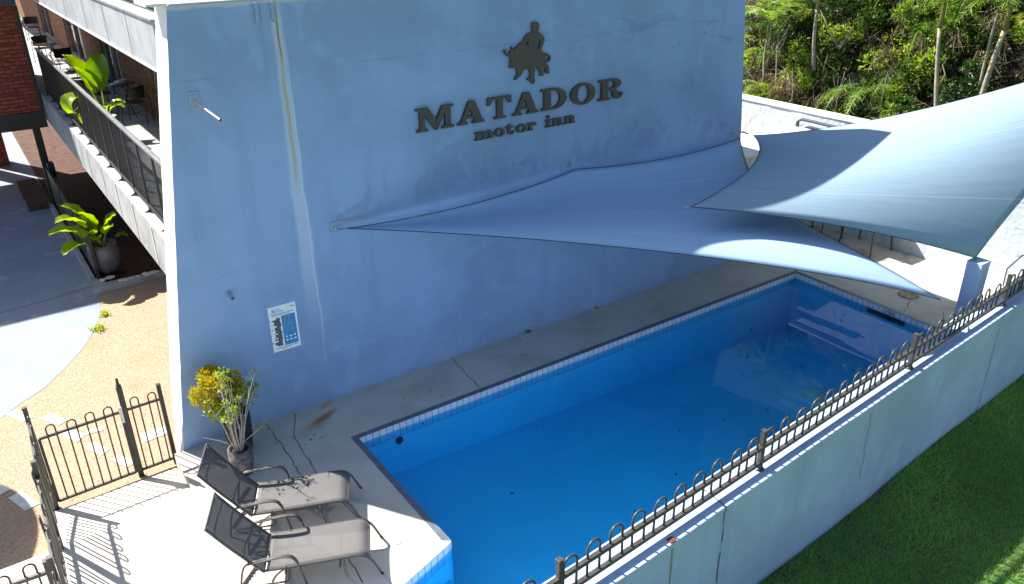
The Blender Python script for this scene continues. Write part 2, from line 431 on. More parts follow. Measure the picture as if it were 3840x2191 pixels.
def poolmat():
    t = MT('blue_pool_paint', (.04, .54, .88), .6, spec=.2)
    t.over((.04, .48, .78), t.noise(.5, 5, dist=.6).ss(.4, .7) * .6)
    t.over((.08, .60, .95), t.noise(1.3, 6, dist=1.2).ss(.58, .72) * .35)
    t.over((.03, .33, .66), t.noise(9, 5).ss(.62, .75) * .35); return t.done()
MAT['pool'] = poolmat()
def watermat():
    m = bpy.data.materials.new('pool_water'); m.use_nodes = True; nt = m.node_tree; nt.nodes.remove(nt.nodes['Principled BSDF'])
    tr = nt.nodes.new('ShaderNodeBsdfTransparent'); gl = nt.nodes.new('ShaderNodeBsdfGlossy'); gl.inputs['Roughness'].default_value = .02
    lw = nt.nodes.new('ShaderNodeLayerWeight'); lw.inputs['Blend'].default_value = .5
    fr = nt.nodes.new('ShaderNodeMath'); fr.operation = 'POWER'; fr.inputs[1].default_value = 5.0; nt.links.new(lw.outputs['Facing'], fr.inputs[0])
    fm = nt.nodes.new('ShaderNodeMath'); fm.operation = 'MULTIPLY_ADD'; fm.inputs[1].default_value = .75; fm.inputs[2].default_value = .02; nt.links.new(fr.outputs[0], fm.inputs[0]); ms = nt.nodes.new('ShaderNodeMixShader')
    tc = nt.nodes.new('ShaderNodeTexCoord'); nz = nt.nodes.new('ShaderNodeTexNoise'); nz.inputs['Scale'].default_value = 2.2; nz.inputs['Detail'].default_value = 3
    nt.links.new(tc.outputs['Object'], nz.inputs[0]); bp = nt.nodes.new('ShaderNodeBump'); bp.inputs['Strength'].default_value = .006; bp.inputs['Distance'].default_value = .03
    nt.links.new(nz.outputs[0], bp.inputs['Height']); nt.links.new(bp.outputs[0], gl.inputs['Normal']); nt.links.new(bp.outputs[0], lw.inputs['Normal'])
    nt.links.new(fm.outputs[0], ms.inputs[0]); nt.links.new(tr.outputs[0], ms.inputs[1]); nt.links.new(gl.outputs[0], ms.inputs[2])
    nt.links.new(ms.outputs[0], nt.nodes['Material Output'].inputs[0])
    va = nt.nodes.new('ShaderNodeVolumeAbsorption'); va.inputs['Color'].default_value = (.0, .78, .93, 1); va.inputs['Density'].default_value = .43
    nt.links.new(va.outputs[0], nt.nodes['Material Output'].inputs['Volume']); return m
MAT['water'] = watermat()
def lawnmat():
    t = MT('lawn_soil', (.075, .15, .045), 1); t.over((.07, .06, .03), t.noise(3, 5).ss(.5, .7)); return t.done()
MAT['soil'] = lawnmat()
MAT['bank'] = plain('dark_leaf_litter', (.018, .016, .009), 1, var=.5, scale=3)
MAT['earth'] = plain('bare_pale_earth', (.42, .33, .22), 1, var=.4, scale=2)
MAT['potblack'] = plain('black_plastic_pot', (.022, .02, .02), .5, var=.3, scale=10, spec=.4)
MAT['potgrey'] = plain('dark_grey_glazed_pot', (.15, .14, .15), .35, var=.3, scale=6, spec=.5)
MAT['potworn'] = plain('worn_grey_pot', (.16, .15, .15), .8, var=.6, scale=16)
MAT['potsoil'] = plain('potting_soil', (.05, .035, .025), 1, var=.4, scale=20)
MAT['twig'] = plain('pale_grey_twigs', (.45, .40, .36), .8, var=.3, scale=30)
MAT['trunk'] = None
def trunkmat():
    t = MT('ringed_palm_trunk', (.26, .25, .20), .8); t.over((.22, .17, .10), ((t.z * 7.0 + t.noise(2, 2) * .8).mod(1.0) - .5).abs().ss(.12, .04) * .8)
    t.over((.5, .34, .12), t.noise(2.5, 4).ss(.5, .65) * .6); return t.done()
MAT['trunk'] = trunkmat()
MAT['lf_dark'] = leafmat('dark_green_leaves', (.010, .032, .007), (.04, .10, .016), .2)
MAT['lf_mid'] = leafmat('mid_green_leaves', (.03, .085, .012), (.19, .31, .045), .4)
MAT['lf_bright'] = leafmat('yellow_green_leaves', (.15, .27, .025), (.42, .50, .10), .5)
MAT['lf_dead'] = leafmat('dead_brown_fronds', (.04, .025, .015), (.30, .21, .13), .1, .8)
MAT['lf_yellow'] = leafmat('golden_shrub_leaves', (.44, .36, .02), (.26, .34, .03), .35)
MAT['lf_big'] = leafmat('broad_glossy_leaves', (.08, .24, .015), (.30, .44, .03), .5, .25)
MAT['grass'] = leafmat('lawn_blades', (.13, .30, .06), (.34, .54, .13), .4, .6)
MAT['wicker'] = plain('dark_brown_wicker', (.05, .035, .025), .7, var=.5, scale=60)
MAT['cloth'] = plain('folded_white_towel', (.55, .60, .78), .9, var=.15, scale=8)
MAT['shed'] = None
def shedmat():
    t = MT('beige_cladding', (.60, .56, .45), .6); t.over((.22, .19, .14), ((t.x * 4.0).mod(1.0) - .5).abs().ss(.04, .01)); return t.done()
MAT['shed'] = shedmat()
def corrmat():
    t = MT('dark_corrugated_roofing', (.10, .12, .14), .4, .3); t.over((.02, .025, .03), ((t.y * 7.0).mod(1.0) - .5).abs().ss(.2, .08) * .9); return t.done()
MAT['corr'] = corrmat()
MAT['carp'] = plain('orange_car_paint', (.55, .16, .03), .25, .2, var=.05, scale=2, spec=.6)
MAT['tyre'] = plain('tyre_rubber', (.02, .02, .02), .9, var=.2, scale=20)
MAT['lamp'] = plain('headlamp_lens', (.7, .7, .68), .1, var=.05, scale=4, spec=.8)
MAT['canvas'] = plain('beige_umbrella_canvas', (.5, .42, .3), .9, var=.1, scale=4)

def tone(base, k): return tuple(v * k for v in base)

# ------------------------------------------------------------------ setting
def struct(mb, name, mat, **k): return mb.build(name, mat, kind='structure', **k)
# retaining wall line (outer face), y as a function of x
def yo(x): return -5.880 + .0726 * x
CW = .40
def yi(x): return yo(x) + CW

g = MB(); g.add([(-400, -400, -1.45), (400, -400, -1.45), (400, 400, -1.45), (-400, 400, -1.45)], [(0, 1, 2, 3)])
struct(g, 'ground', MAT['soil'])
# lawn with a gently uneven surface
nx, ny = 60, 40; xs = np.linspace(-6, 30, nx); ys = np.linspace(-16, 0, ny)
def lawnz(x, y):
    return -.55 - .011 * (x - 5.5) + .03 * np.sin(x * 1.3 + y) + .02 * np.sin(y * 2.7 + 1) - .04 * (y + 5)* .3
g = MB(); vs = []
for j in range(ny):
    for i in range(nx):
        x = xs[i]; y = yo(x) - .02 + (ys[j]) if True else 0
        y = yo(x) + .1 + ys[j] * 1.0
        vs.append((x, y, float(lawnz(x, y))))
g.add(vs, [(j * nx + i, j * nx + i + 1, (j + 1) * nx + i + 1, (j + 1) * nx + i) for j in range(ny - 1) for i in range(nx - 1)])
struct(g, 'lawn', MAT['soil'])

# driveway terrace block
g = MB(); g.box(-30, 1.1, -3.2, 40, -1.4, -.304); g.box(1.101, 3.6, .56, 40, -1.4, -.304); struct(g, 'driveway_base', MAT['soil'])
curve = [(-.75, 2.6), (-.58, 2.78), (-.27, 3.08), (.06, 3.33), (.43, 3.82), (.77, 4.36), (1.06, 4.97), (1.28, 5.71), (1.38, 6.44), (1.41, 7.2), (1.43, 12.5)]
def flat(poly, z): 
    b = MB(); b.add([(x, y, z) for x, y in poly], [tuple(range(len(poly)))]); return b
struct(flat([(-30, -3.2), (-12, -3.2), (-4, .5), (-.75, 2.6)] + curve[1:] + [(1.43, 40), (-30, 40)], -.296), 'driveway', MAT['drive'])
struct(flat([(-12, -8), (1.35, -8), (1.35, .2), (3.5, .2), (3.5, 6.72), (1.42, 6.62), (1.38, 6.44), (1.28, 5.71), (1.06, 4.97), (.77, 4.36), (.43, 3.82), (.06, 3.33), (-.27, 3.08), (-.58, 2.78), (-.75, 2.6), (-4, .5), (-12, -3.2)], -.300), 'aggregate_path', MAT['agg'])
struct(flat([(1.43, 6.74), (3.5, 6.85), (3.5, 30), (1.43, 30)], -.288), 'brick_paving', MAT['paving'])
# painted blocks on the aggregate
def mark(poly): return MB().add([(x, y, -.292) for x, y in poly], [tuple(range(len(poly)))])
root = thing('painted_marking', 'row of white painted blocks and a bent arrow bar on the tan aggregate', 'ground marking', (0, 0, -.3))
for pl_ in ([(-.50, 2.86), (-.36, 2.93), (-.17, 2.56), (-.31, 2.49)], [(-.10, 2.42), (.04, 2.50), (.22, 2.18), (.10, 2.10)],
            [(.06, 1.84), (.20, 1.92), (.36, 1.62), (.24, 1.50)], [(.36, 1.62), (.41, 1.72), (.62, 1.70), (.60, 1.60)],
            [(.30, 1.31), (.42, 1.38), (.56, 1.06), (.44, .98)], [(.53, .81), (.64, .88), (.79, .57), (.68, .50)],
            [(-1.05, 1.25), (-.84, 1.32), (-.62, .90), (-.80, .82)], [(-.66, .72), (-.52, .80), (-.36, .38), (-.52, .33)],
            [(.98, 1.18), (1.30, 1.20), (1.30, .98), (.98, .95)]):
    mark(pl_).build('painted_block', MAT['line'], root)

# kerb of broken white stones in front of the potted plant
k = MB()
kp = [(1.30, 6.55), (1.42, 6.50), (3.0, 6.62), (3.0, 6.74), (1.55, 6.76), (1.55, 7.05), (1.38, 7.1)]
k.prism(kp, -.31, -.2); struct(k, 'kerb', MAT['slab'])
for i in range(11):
    x = 1.45 + .1 * i + R.uniform(-.03, .03) if i > 3 else 1.5 + R.uniform(0, .4); y = (6.66 if i > 3 else 6.9) + R.uniform(-.05, .05); s = R.uniform(.05, .1)
    a = R.uniform(0, 3); b = MB(); pts = [(x + s * R.uniform(.7, 1.1) * math.cos(a + q), y + .6 * s * math.sin(a + q)) for q in (0, 1.2, 2.2, 3.3, 4.6)]
    b.prism(pts, -.199, -.199 + R.uniform(.02, .04))
    o = b.build('broken_stone', MAT['whitetrim'], bevel=.004); setp(o, label='small flat white stone lying on the kerb beside the grey planter', category='stone', group='broken white stones on the kerb')

# ---------------- pool deck with pool opening
PA = (3.25, -1.07); PB = (12.18, -1.10)
hole = [(3.25, -1.07), (12.18, -1.10), (12.18, yi(12.18)), (1.4, yi(1.4)), (1.4, -4.35), (2.55, -3.66), (3.20, -3.44), (3.26, -3.40)]
CS = .075  # coping strip width
outer = [(3.25 - CS, -1.07 + CS), (12.18 + CS, -1.10 + CS), (12.18 + CS, yi(12.18)), None, (1.4 - CS, yi(1.4)), (1.4 - CS, -4.35 + CS), (2.52, -3.66 + CS), (3.15, -3.44 + CS), (3.25 - CS, -3.42 + CS)]
dk = MB()
# deck top as separate convex strips that butt edge to edge (front face y=0 wall line)
def q(*p): dk.add([(x, y, 0.0) for x, y in p], [tuple(range(len(p)))])
xl = 3.25 - CS; yt = -1.07 + CS
q((1.19, yt), (xl, yt), (xl, 0.0), (1.19, 0.0))
q((xl, yt), (12.18 + CS, -1.10 + CS), (12.18 + CS, 0.0), (xl, 0.0))
q((12.18 + CS, yi(12.18)), (15.2, yi(15.2)), (15.2, 0), (12.18 + CS, 0.0), (12.18 + CS, -1.10 + CS))
q((11.4, 0.0), (15.2, 0.0), (15.2, 12.0), (11.4, 12.0))
q((1.19, -1.0), (1.19, -4.25), (1.4 - CS, -4.25), (2.52, -3.66 + CS), (3.15, -3.44 + CS), (xl, -3.42 + CS), (xl, -1.0), (xl, yt), (1.19, yt))
q((-6, -1.0), (-6, yi(-6)), (1.4 - CS, yi(1.4)), (1.4 - CS, -4.25), (1.19, -4.25), (1.19, -1.0))
# ramp from the gate up to the deck, and the deck's step faces
dk.add([(-.35, .12, -.295), (1.19, .12, -.295), (1.19, -1.0, 0), (-.35, -1.0, 0)], [(0, 3, 2, 1)])
dk.add([(1.19, 0, 0), (1.19, -1.0, 0), (1.19, .0, -.4)], [(0, 1, 2)])
dk.add([(-.35, .12, -.6), (1.19, .12, -.6), (1.19, .12, -.295), (-.35, .12, -.295)], [(0, 1, 2, 3)])
dk.add([(-.35, .12, -.6), (-.35, .12, -.295), (-.35, -1, 0), (-.35, -1, -.6)], [(0, 1, 2, 3)])
dk.add([(-6, -1, -.6), (-.35, -1, -.6), (-.35, -1, 0), (-6, -1, 0)], [(0, 1, 2, 3)])
deck = struct(dk, 'pool_deck', MAT['deck'])
def ribbon(pts, w, z):
    b = MB(); P = [Vector((x, y, z)) for x, y in pts]; vs = []
    for i, p_ in enumerate(P):
        d = (P[min(i + 1, len(P) - 1)] - P[max(i - 1, 0)]).normalized(); n_ = Vector((-d.y, d.x, 0)) * w * R.uniform(.25, .6); vs += [p_ - n_, p_ + n_]
    return b.add(vs, [(2 * i, 2 * i + 1, 2 * i + 3, 2 * i + 2) for i in range(len(P) - 1)])
def jag(a, b, n, j):
    return [(a[0] + (b[0] - a[0]) * t / n + R.uniform(-j, j), a[1] + (b[1] - a[1]) * t / n + R.uniform(-j, j)) for t in range(n + 1)]
for pts in (jag((2.38, -.02), (2.38, -.5), 6, .015) + jag((2.39, -.55), (2.34, -1.5), 12, .015) + jag((2.33, -1.6), (2.2, -3.4), 16, .02),
            jag((2.79, -.02), (2.60, -.5), 6, .01) + jag((2.57, -.6), (2.52, -1.5), 10, .015) + jag((2.5, -1.6), (2.6, -2.5), 8, .02),
            jag((5.3, -.02), (5.2, -.98), 10, .015), jag((12.3, -3.2), (12.9, -2.95), 7, .02), jag((12.3, -3.9), (12.8, -3.6), 7, .02)):
    ribbon(pts, .009, .004).build('crack', MAT['crack'], deck)
# bullnose strip
cs = MB()
def strip(a, b, c, d): cs.add([(*a, .006), (*b, .006), (*c, .006), (*d, .006), (*a, -.003), (*b, -.003), (*c, -.003), (*d, -.003)], [(0, 1, 2, 3), (0, 4, 5, 1), (3, 2, 6, 7), (7, 6, 5, 4), (0, 3, 7, 4), (1, 5, 6, 2)])
strip((xl, yt), (3.25, -1.07), (12.18, -1.10), (12.18 + CS, -1.10 + CS))
strip((12.18, -1.10), (12.18, yi(12.18)), (12.18 + CS, yi(12.2)), (12.18 + CS, -1.10 + CS))
strip((xl, yt), (xl, -3.42 + CS), (3.25, -3.41), (3.25, -1.07))
cs.build('coping_strip', MAT['coping_strip'], deck)
cs = MB(); strip((xl, -3.42 + CS), (3.15, -3.44 + CS), (3.20, -3.44), (3.25, -3.41)); strip((3.15, -3.44 + CS), (2.52, -3.66 + CS), (2.55, -3.66), (3.20, -3.44)); strip((2.52, -3.66 + CS), (1.4 - CS, -4.25), (1.4, -4.35), (2.55, -3.66))
cs.build('pale_coping_edge', MAT['deck'], deck)

# pool basin: walls follow the outline, floor slopes down to the far end
hole2 = hole
def fl(x): return -.78 - .035 * (x - 3.2)
pb_ = MB(); n = len(hole2)
for i in range(n):
    a = hole2[i]; b = hole2[(i + 1) % n]
    pb_.add([(*a, -.23), (*b, -.23), (*b, fl(b[0])), (*a, fl(a[0]))], [(0, 1, 2, 3)])
vs = [(x, y, fl(x)) for x, y in hole2]; pb_.add(vs, [tuple(range(n))])
pb_.add([(1.4, yi(1.4) + .002, -.5), (1.4, -4.35, -.5), (2.55, -3.67, -.5), (3.20, -3.45, -.5), (3.18, -4.6, -.5), (3.1, yi(3.1) + .002, -.5), (1.4, yi(1.4) + .002, -.75), (3.1, yi(3.1) + .002, -.79), (3.18, -4.6, -.79), (3.20, -3.45, -.79)], [(0, 5, 4, 3, 2, 1), (5, 7, 8, 4), (4, 8, 9, 3)])
basin = struct(pb_, 'pool_basin', MAT['pool'])
def band(name, z0, z1, mat, off=0.0):
    b = MB(); b.uv = []; s = 0
    for i in range(n):
        if i in (2,): continue
        a = Vector(hole2[i]); c = Vector(hole2[(i + 1) % n]); L = (c - a).length
        nn = Vector((-(c - a).y, (c - a).x)).normalized() * -off
        a2 = a + nn; c2 = c + nn
        b.add([(*a2, z1), (*c2, z1), (*c2, z0), (*a2, z0)], [(0, 1, 2, 3)]); b.uv += [(s, z1 * 1.0), (s + L, z1), (s + L, z0), (s, z0)]; s += round(L, 1)
    b.build(name, mat, basin)
band('white_tile_row', -.11, -.004, MAT['tile_w']); band('turquoise_tile_row', -.232, -.11, MAT['tile_b'], -.002)
# water body
w = MB(); e = .004
cx = sum(p[0] for p in hole2) / n
wp = [(3.25 + e, -1.07 - e), (12.18 - e, -1.10 - e), (12.18 - e, yi(12.18) + e), (1.4 + e, yi(1.4) + e), (1.4 + e, -4.35 - e), (2.55, -3.66 - e), (3.20, -3.44 - e), (3.26 + e, -3.40 - e)]
nw = len(wp); w.v = [(x, y, -.125) for x, y in wp] + [(x, y, fl(x) + .004) for x, y in wp]
w.f = [tuple(range(nw - 1, -1, -1)), tuple(range(nw, 2 * nw))] + [(i, (i + 1) % nw, nw + (i + 1) % nw, nw + i) for i in range(nw)]; w.mi = [0] * len(w.f)
struct(w, 'water', MAT['water'])
# depth marker
dm = thing('depth_marker', 'black depth marker strip reading 1.5M on the far end tiles of the pool', 'pool marker', (12.17, -2.9, -.12))
MB().box(12.165, 12.176, -3.30, -2.62, -.195, -.112).build('black_tile_strip', MAT['potblack'], dm)
def text(body, size, mat, name, loc, rot, parent=None, ext=.001):
    cu = bpy.data.curves.new(name, 'FONT'); cu.body = body; cu.size = size; cu.extrude = ext; cu.align_x = 'CENTER'
    tmp = bpy.data.objects.new('tmp', cu); me = bpy.data.meshes.new_from_object(tmp, depsgraph=bpy.context.evaluated_depsgraph_get()); bpy.data.objects.remove(tmp)
    me.materials.clear(); me.materials.append(mat); o = bpy.data.objects.new(name, me); link(o, parent)
    o.location = Vector(loc) - (ORG[parent.name] if parent else Vector((0, 0, 0))); o.rotation_euler = rot; return o
text('1.5M', .095, MAT['pnavy'], 'depth_figures', (12.174, -3.02, -.098), (math.pi / 2, 0, -math.pi / 2), dm)
o = MB().lathe([(.0, 0), (.19, 0), (.2, .012), (.16, .02), (0, .022)], (0, 0, 0), 28).build('drain_cover', plain('pale_drain_plastic', (.35, .62, .7), .5), None, local=True)
o.location = (10.35, -3.0, fl(10.35) + .002); setp(o, label='round pale drain cover on the pool floor near the far end', category='drain')
o = MB().lathe([(.0, 0), (.05, 0), (.055, .02), (0, .02)], (0, 0, 0), 18).build('pool_jet', MAT['potblack'], None, local=True)
o.location = (3.82, -1.072, -.27); o.rotation_euler = (math.pi / 2, 0, 0); setp(o, label='small round black water jet in the pool side near the loungers', category='pool jet')
# fittings set in the deck
for x, y, r, l in ((9.21, -.63, .035, 'small round metal cap in the deck halfway along the far part of the pool'), (6.24, -.61, .04, 'small round metal cap in the deck beside the middle of the wall')):
    o = MB().lathe([(0, 0), (r, 0), (r * .9, .008), (0, .008)], n=16).build('deck_cap', MAT['galv'], None, local=True); o.location = (x, y, .002); setp(o, label=l, category='deck fitting', group='metal caps set in the deck')
o = MB().lathe([(0, 0), (.05, 0), (.045, .006), (0, .006)], n=16).build('deck_cap', MAT['deck'], None, local=True); o.location = (2.77, -3.07, .002); setp(o, label='pale round cap in the sunlit deck by the feet of the near lounger', category='deck fitting', group='metal caps set in the deck')
o = MB().lathe([(0, 0), (.17, 0), (.17, .014), (.14, .018), (.13, .01), (0, .01)], n=28).build('skimmer_lid', plain('stained_cream_lid', (.42, .33, .2), .7, var=.6, scale=18), None, local=True); o.location = (12.96, -2.87, .002)
setp(o, label='round stained cream lid set in the deck beyond the far end of the pool', category='skimmer lid')

# fallen leaves in the pool
proto = None
lv = [(5.4, -2.1), (5.9, -2.6), (7.6, -3.1), (7.7, -2.8), (7.55, -3.5), (6.9, -3.3), (7.9, -2.2), (8.4, -3.9), (6.2, -3.9), (9.2, -2.5), (9.6, -3.2), (9.9, -2.0), (10.1, -3.7), (10.6, -2.9), (5.3, -4.1), (5.0, -4.3), (6.4, -4.25), (4.6, -4.2), (11.0, -2.3), (11.2, -3.2), (8.9, -1.7), (8.7, -3.3), (8.2, -3.7), (4.3, -3.0), (4.15, -1.05 - .1), (11.4, -2.6), (9.35, -3.75), (7.1, -3.95)]
for i, (x, y) in enumerate(lv):
    if proto is None:
        b = MB(); b.add([(0, 0, 0), (.022, .014, .004), (.055, 0, .001), (.022, -.014, .004)], [(0, 1, 2, 3)])
        proto = o = b.build('fallen_leaf', plain('wet_brown_leaf', (.03, .02, .015), .6), None, local=True)
    else: o = proto.copy(); col.objects.link(o)
    o.location = (x, y, -.118); o.rotation_euler = (0, 0, R.uniform(0, 6)); s = R.uniform(.7, 1.5); o.scale = (s, s, s)
    setp(o, label='small dark brown leaf floating in the blue pool', category='leaf', group='fallen leaves in the pool')

# ---------------- big blue wall
TL = .149; TR = .115
def xL(z): return 1.31 + TL * z
def xR(z): return 11.8 - TR * z
wb = MB(); T = .52; ZT = 5.34
prof = []
zs = np.linspace(-.45, ZT, 40)
vs = []; fs = []; ef = []
for i, z in enumerate(zs):
    j1 = R.uniform(-.003, .003); j2 = R.uniform(-.003, .003); tb = T if z > .5 else T - .2 * (1 - max(z, -.3) / .5) * .6
    vs += [(xL(z) + j1, 0, z), (xR(z) + j2, 0, z), (xR(z) + j2, T, z), (xL(z) + j1, tb, z)]
for i in range(len(zs) - 1):
    a = 4 * i
    for k_ in range(3): fs.append((a + k_, a + (k_ + 1) % 4, a + 4 + (k_ + 1) % 4, a + 4 + k_))
    ef.append((a + 3, a, a + 4, a + 7))
fs.append((0, 3, 2, 1)); m_ = 4 * (len(zs) - 1); fs.append((m_, m_ + 1, m_ + 2, m_ + 3))
wb.add(vs, fs)
wallroot = thing('motel_wall', 'tall pale blue rendered end wall with sloping ends carrying the motel sign', 'wall', (0, 0, 0))
wb.build('wall_face', MAT['wall'], wallroot)
eb = MB(); eb.add(vs, ef); eb.build('white_end_face', MAT['whitetrim'], wallroot)
c_ = MB(); c_.box(2.13, 11.16, .012, T - .02, ZT + .002, ZT + .018); c_.build('capping_bead', MAT['whitetrim'], wallroot)
c_ = MB(); c_.box(1.90, 2.115, -.012, T + .01, ZT + .002, ZT + .03); c_.build('end_cap_block', MAT['whitetrim'], wallroot)
for x in (3.04, 3.225):
    c_ = MB(); c_.box(x - .022, x + .022, -.045, -.001, 5.10, ZT - .02); c_.build('scupper_spout', MAT['bluepaint'], wallroot, bevel=.006)

# wall bracket with rod
br = thing('wall_bracket', 'blue bolted plate with a thin metal rod sticking out of the left of the wall', 'bracket', (2.21, 0, 4.33))
MB().box(2.155, 2.275, -.012, -.001, 4.225, 4.44).build('plate', MAT['bluepaint'], br, bevel=.003)
for z in (4.27, 4.40): MB().tube([(2.213, -.012, z), (2.213, -.022, z)], .013, 10).build('bolt', MAT['galv'], br)
MB().tube([(2.205, -.012, 4.345), (2.235, -.85, 4.285)], .011, 10).build('rod', MAT['copper'], br)
MB().tube([(2.235, -.851, 4.285), (2.2353, -.862, 4.284)], .013, 10).build('end_plug', MAT['black'], br)
o = MB().tube([(2.21, -.001, 1.99), (2.22, -.12, 1.95)], .026, 14).build('drain_pipe', MAT['bluepaint'], None, label='short blue pipe stub poking out of the wall above the poster', category='pipe')
b_ = MB().tube([(2.2201, -.1205, 1.9498), (2.2202, -.122, 1.949)], .02, 12).build('pipe_mouth', MAT['potblack'], o)
o = MB().tube([(2.19, -.001, 2.21), (2.19, -.02, 2.21)], .012, 10).build('wall_plug', MAT['galv'], None, label='tiny round plug in the wall above the blue pipe stub', category='fitting')

# ---------------- sign lettering (slab serif glyph outlines, 0..100 box)
def arc(cx, cy, rx, ry, a0, a1, n=10):
    return [(cx + rx * math.cos(math.radians(a0 + (a1 - a0) * i / n)), cy + ry * math.sin(math.radians(a0 + (a1 - a0) * i / n))) for i in range(n + 1)]
def ell(cx, cy, rx, ry, n=28): return arc(cx, cy, rx, ry, 0, 360 - 360 / n, n - 1)
G = {}
G['M'] = [[(0, 0), (30, 0), (30, 9), (22, 10), (22, 72), (47, 0), (55, 0), (76, 72), (76, 10), (67, 9), (67, 0), (100, 0), (100, 9), (92, 10), (92, 90), (100, 91), (100, 100), (70, 100), (53, 42), (32, 100), (0, 100), (0, 91), (9, 90), (9, 10), (0, 9)]]
G['A'] = [[(0, 0), (36, 0), (36, 9), (27, 10), (31, 25), (60, 25), (64, 10), (54, 9), (54, 0), (100, 0), (100, 9), (93, 10), (64, 100), (42, 100), (11, 10), (0, 9)], [(35, 36), (46, 70), (57, 36)]]
G['T'] = [[(26, 0), (76, 0), (76, 9), (63, 10), (63, 90), (78, 88), (90, 66), (100, 66), (98, 100), (2, 100), (0, 66), (10, 66), (22, 88), (38, 90), (38, 10), (26, 9)]]
G['D'] = [[(0, 0), (50, 0)] + arc(50, 50, 50, 50, -90, 90, 16) + [(0, 100), (0, 91), (12, 90), (12, 10), (0, 9)], [(37, 10)] + [(37, 90)] + arc(47, 50, 26, 40, 90, -90, 14)]
G['O'] = [ell(50, 50, 50, 52, 36), ell(50, 50, 23, 42, 30)]
G['R'] = [[(0, 0), (48, 0), (48, 9), (37, 10), (37, 46)] + [(48, 45), (56, 38), (58, 20), (62, 6), (74, -2), (88, 0), (97, 10), (100, 28), (92, 28), (88, 14), (83, 13), (81, 26), (76, 40), (68, 49)] + arc(60, 75, 30, 25, -60, 90, 10) + [(0, 100), (0, 91), (12, 90), (12, 10), (0, 9)], [(37, 56), (37, 90), (48, 90)] + arc(50, 73, 15, 17, 90, -90, 8)]
G['m'] = [[(0, 0), (32, 0), (32, 14), (26, 15), (26, 60), (33, 74), (39, 70), (40, 15), (35, 14), (35, 0), (65, 0), (65, 14), (59, 15), (59, 60), (66, 74), (73, 70), (74, 15), (69, 14), (69, 0), (100, 0), (100, 14), (94, 15), (93, 76), (84, 98), (70, 98), (58, 84), (50, 98), (37, 98), (26, 82), (26, 100), (0, 96), (0, 84), (8, 82), (8, 15), (0, 14)]]
G['o'] = [ell(50, 49, 50, 53, 28), ell(50, 49, 21, 38, 22)]
G['t'] = [[(20, 84), (0, 84), (0, 98), (12, 100), (34, 125), (52, 128), (52, 99), (88, 99), (88, 84), (52, 84), (52, 24), (60, 14), (74, 20), (80, 34), (94, 34), (90, 12), (74, -3), (44, -3), (24, 8), (20, 24)]]
G['r'] = [[(0, 0), (60, 0), (60, 14), (46, 15), (46, 56), (56, 76), (62, 76), (60, 62), (72, 52), (90, 58), (97, 76), (88, 97), (70, 100), (46, 84), (46, 100), (0, 96), (0, 84), (14, 82), (14, 15), (0, 14)]]
G['i'] = [[(0, 0), (100, 0), (100, 14), (80, 15), (80, 100), (0, 96), (0, 84), (24, 82), (24, 15), (0, 14)], ell(50, 132, 30, 20, 16)]
G['n'] = [[(0, 0), (48, 0), (48, 14), (39, 15), (39, 58), (50, 74), (58, 70), (60, 15), (52, 14), (52, 0), (100, 0), (100, 14), (91, 15), (90, 76), (78, 98), (60, 98), (39, 80), (39, 100), (0, 96), (0, 84), (12, 82), (12, 15), (0, 14)]]
def shape(splines, name, depth, mat, parent, x0, z0, sx, sz, y=-.001):
    cu = bpy.data.curves.new(name, 'CURVE'); cu.dimensions = '2D'; cu.fill_mode = 'BOTH'; cu.extrude = depth / 2
    for sp in splines:
        s = cu.splines.new('POLY'); s.points.add(len(sp) - 1)
        for i, (a, b) in enumerate(sp): s.points[i].co = (a * sx, b * sz, 0, 1)
        s.use_cyclic_u = True
    tmp = bpy.data.objects.new('tmp', cu)
    dg = bpy.context.evaluated_depsgraph_get(); me = bpy.data.meshes.new_from_object(tmp, depsgraph=dg)
    bpy.data.objects.remove(tmp); me.materials.clear(); me.materials.append(mat)
    me.transform(Matrix.Rotation(math.pi / 2, 4, 'X'))
    o = bpy.data.objects.new(name, me); link(o, parent)
    base = Vector((x0, y - depth / 2, z0)); o.location = base - (ORG[parent.name] if parent else Vector((0, 0, 0))); return o
sg = thing('sign_lettering', 'large dark bronze slab-serif letters reading MATADOR fixed to the blue wall', 'sign', (4.94, 0, 3.57))
for ch, x0, x1 in zip('MATADOR', (4.94, 5.57, 6.06, 6.48, 6.985, 7.53, 8.07), (5.51, 6.005, 6.46, 6.935, 7.45, 8.0, 8.56)):
    shape(G[ch], 'letter', .04, MAT['letter'], sg, x0, 3.565, (x1 - x0) / 100, .308 / 100, y=-.012)
sg = thing('small_lettering', 'small dark slab-serif letters reading motor inn below the larger word', 'sign', (5.84, 0, 3.31))
for ch, x0, x1 in zip('motorinn', (5.84, 6.17, 6.37, 6.54, 6.745, 7.07, 7.19, 7.42), (6.155, 6.345, 6.515, 6.73, 6.91, 7.175, 7.40, 7.63)):
    shape(G[ch], 'letter', .03, MAT['letter'], sg, x0, 3.312, (x1 - x0) / 100, .115 / 100, y=-.012)
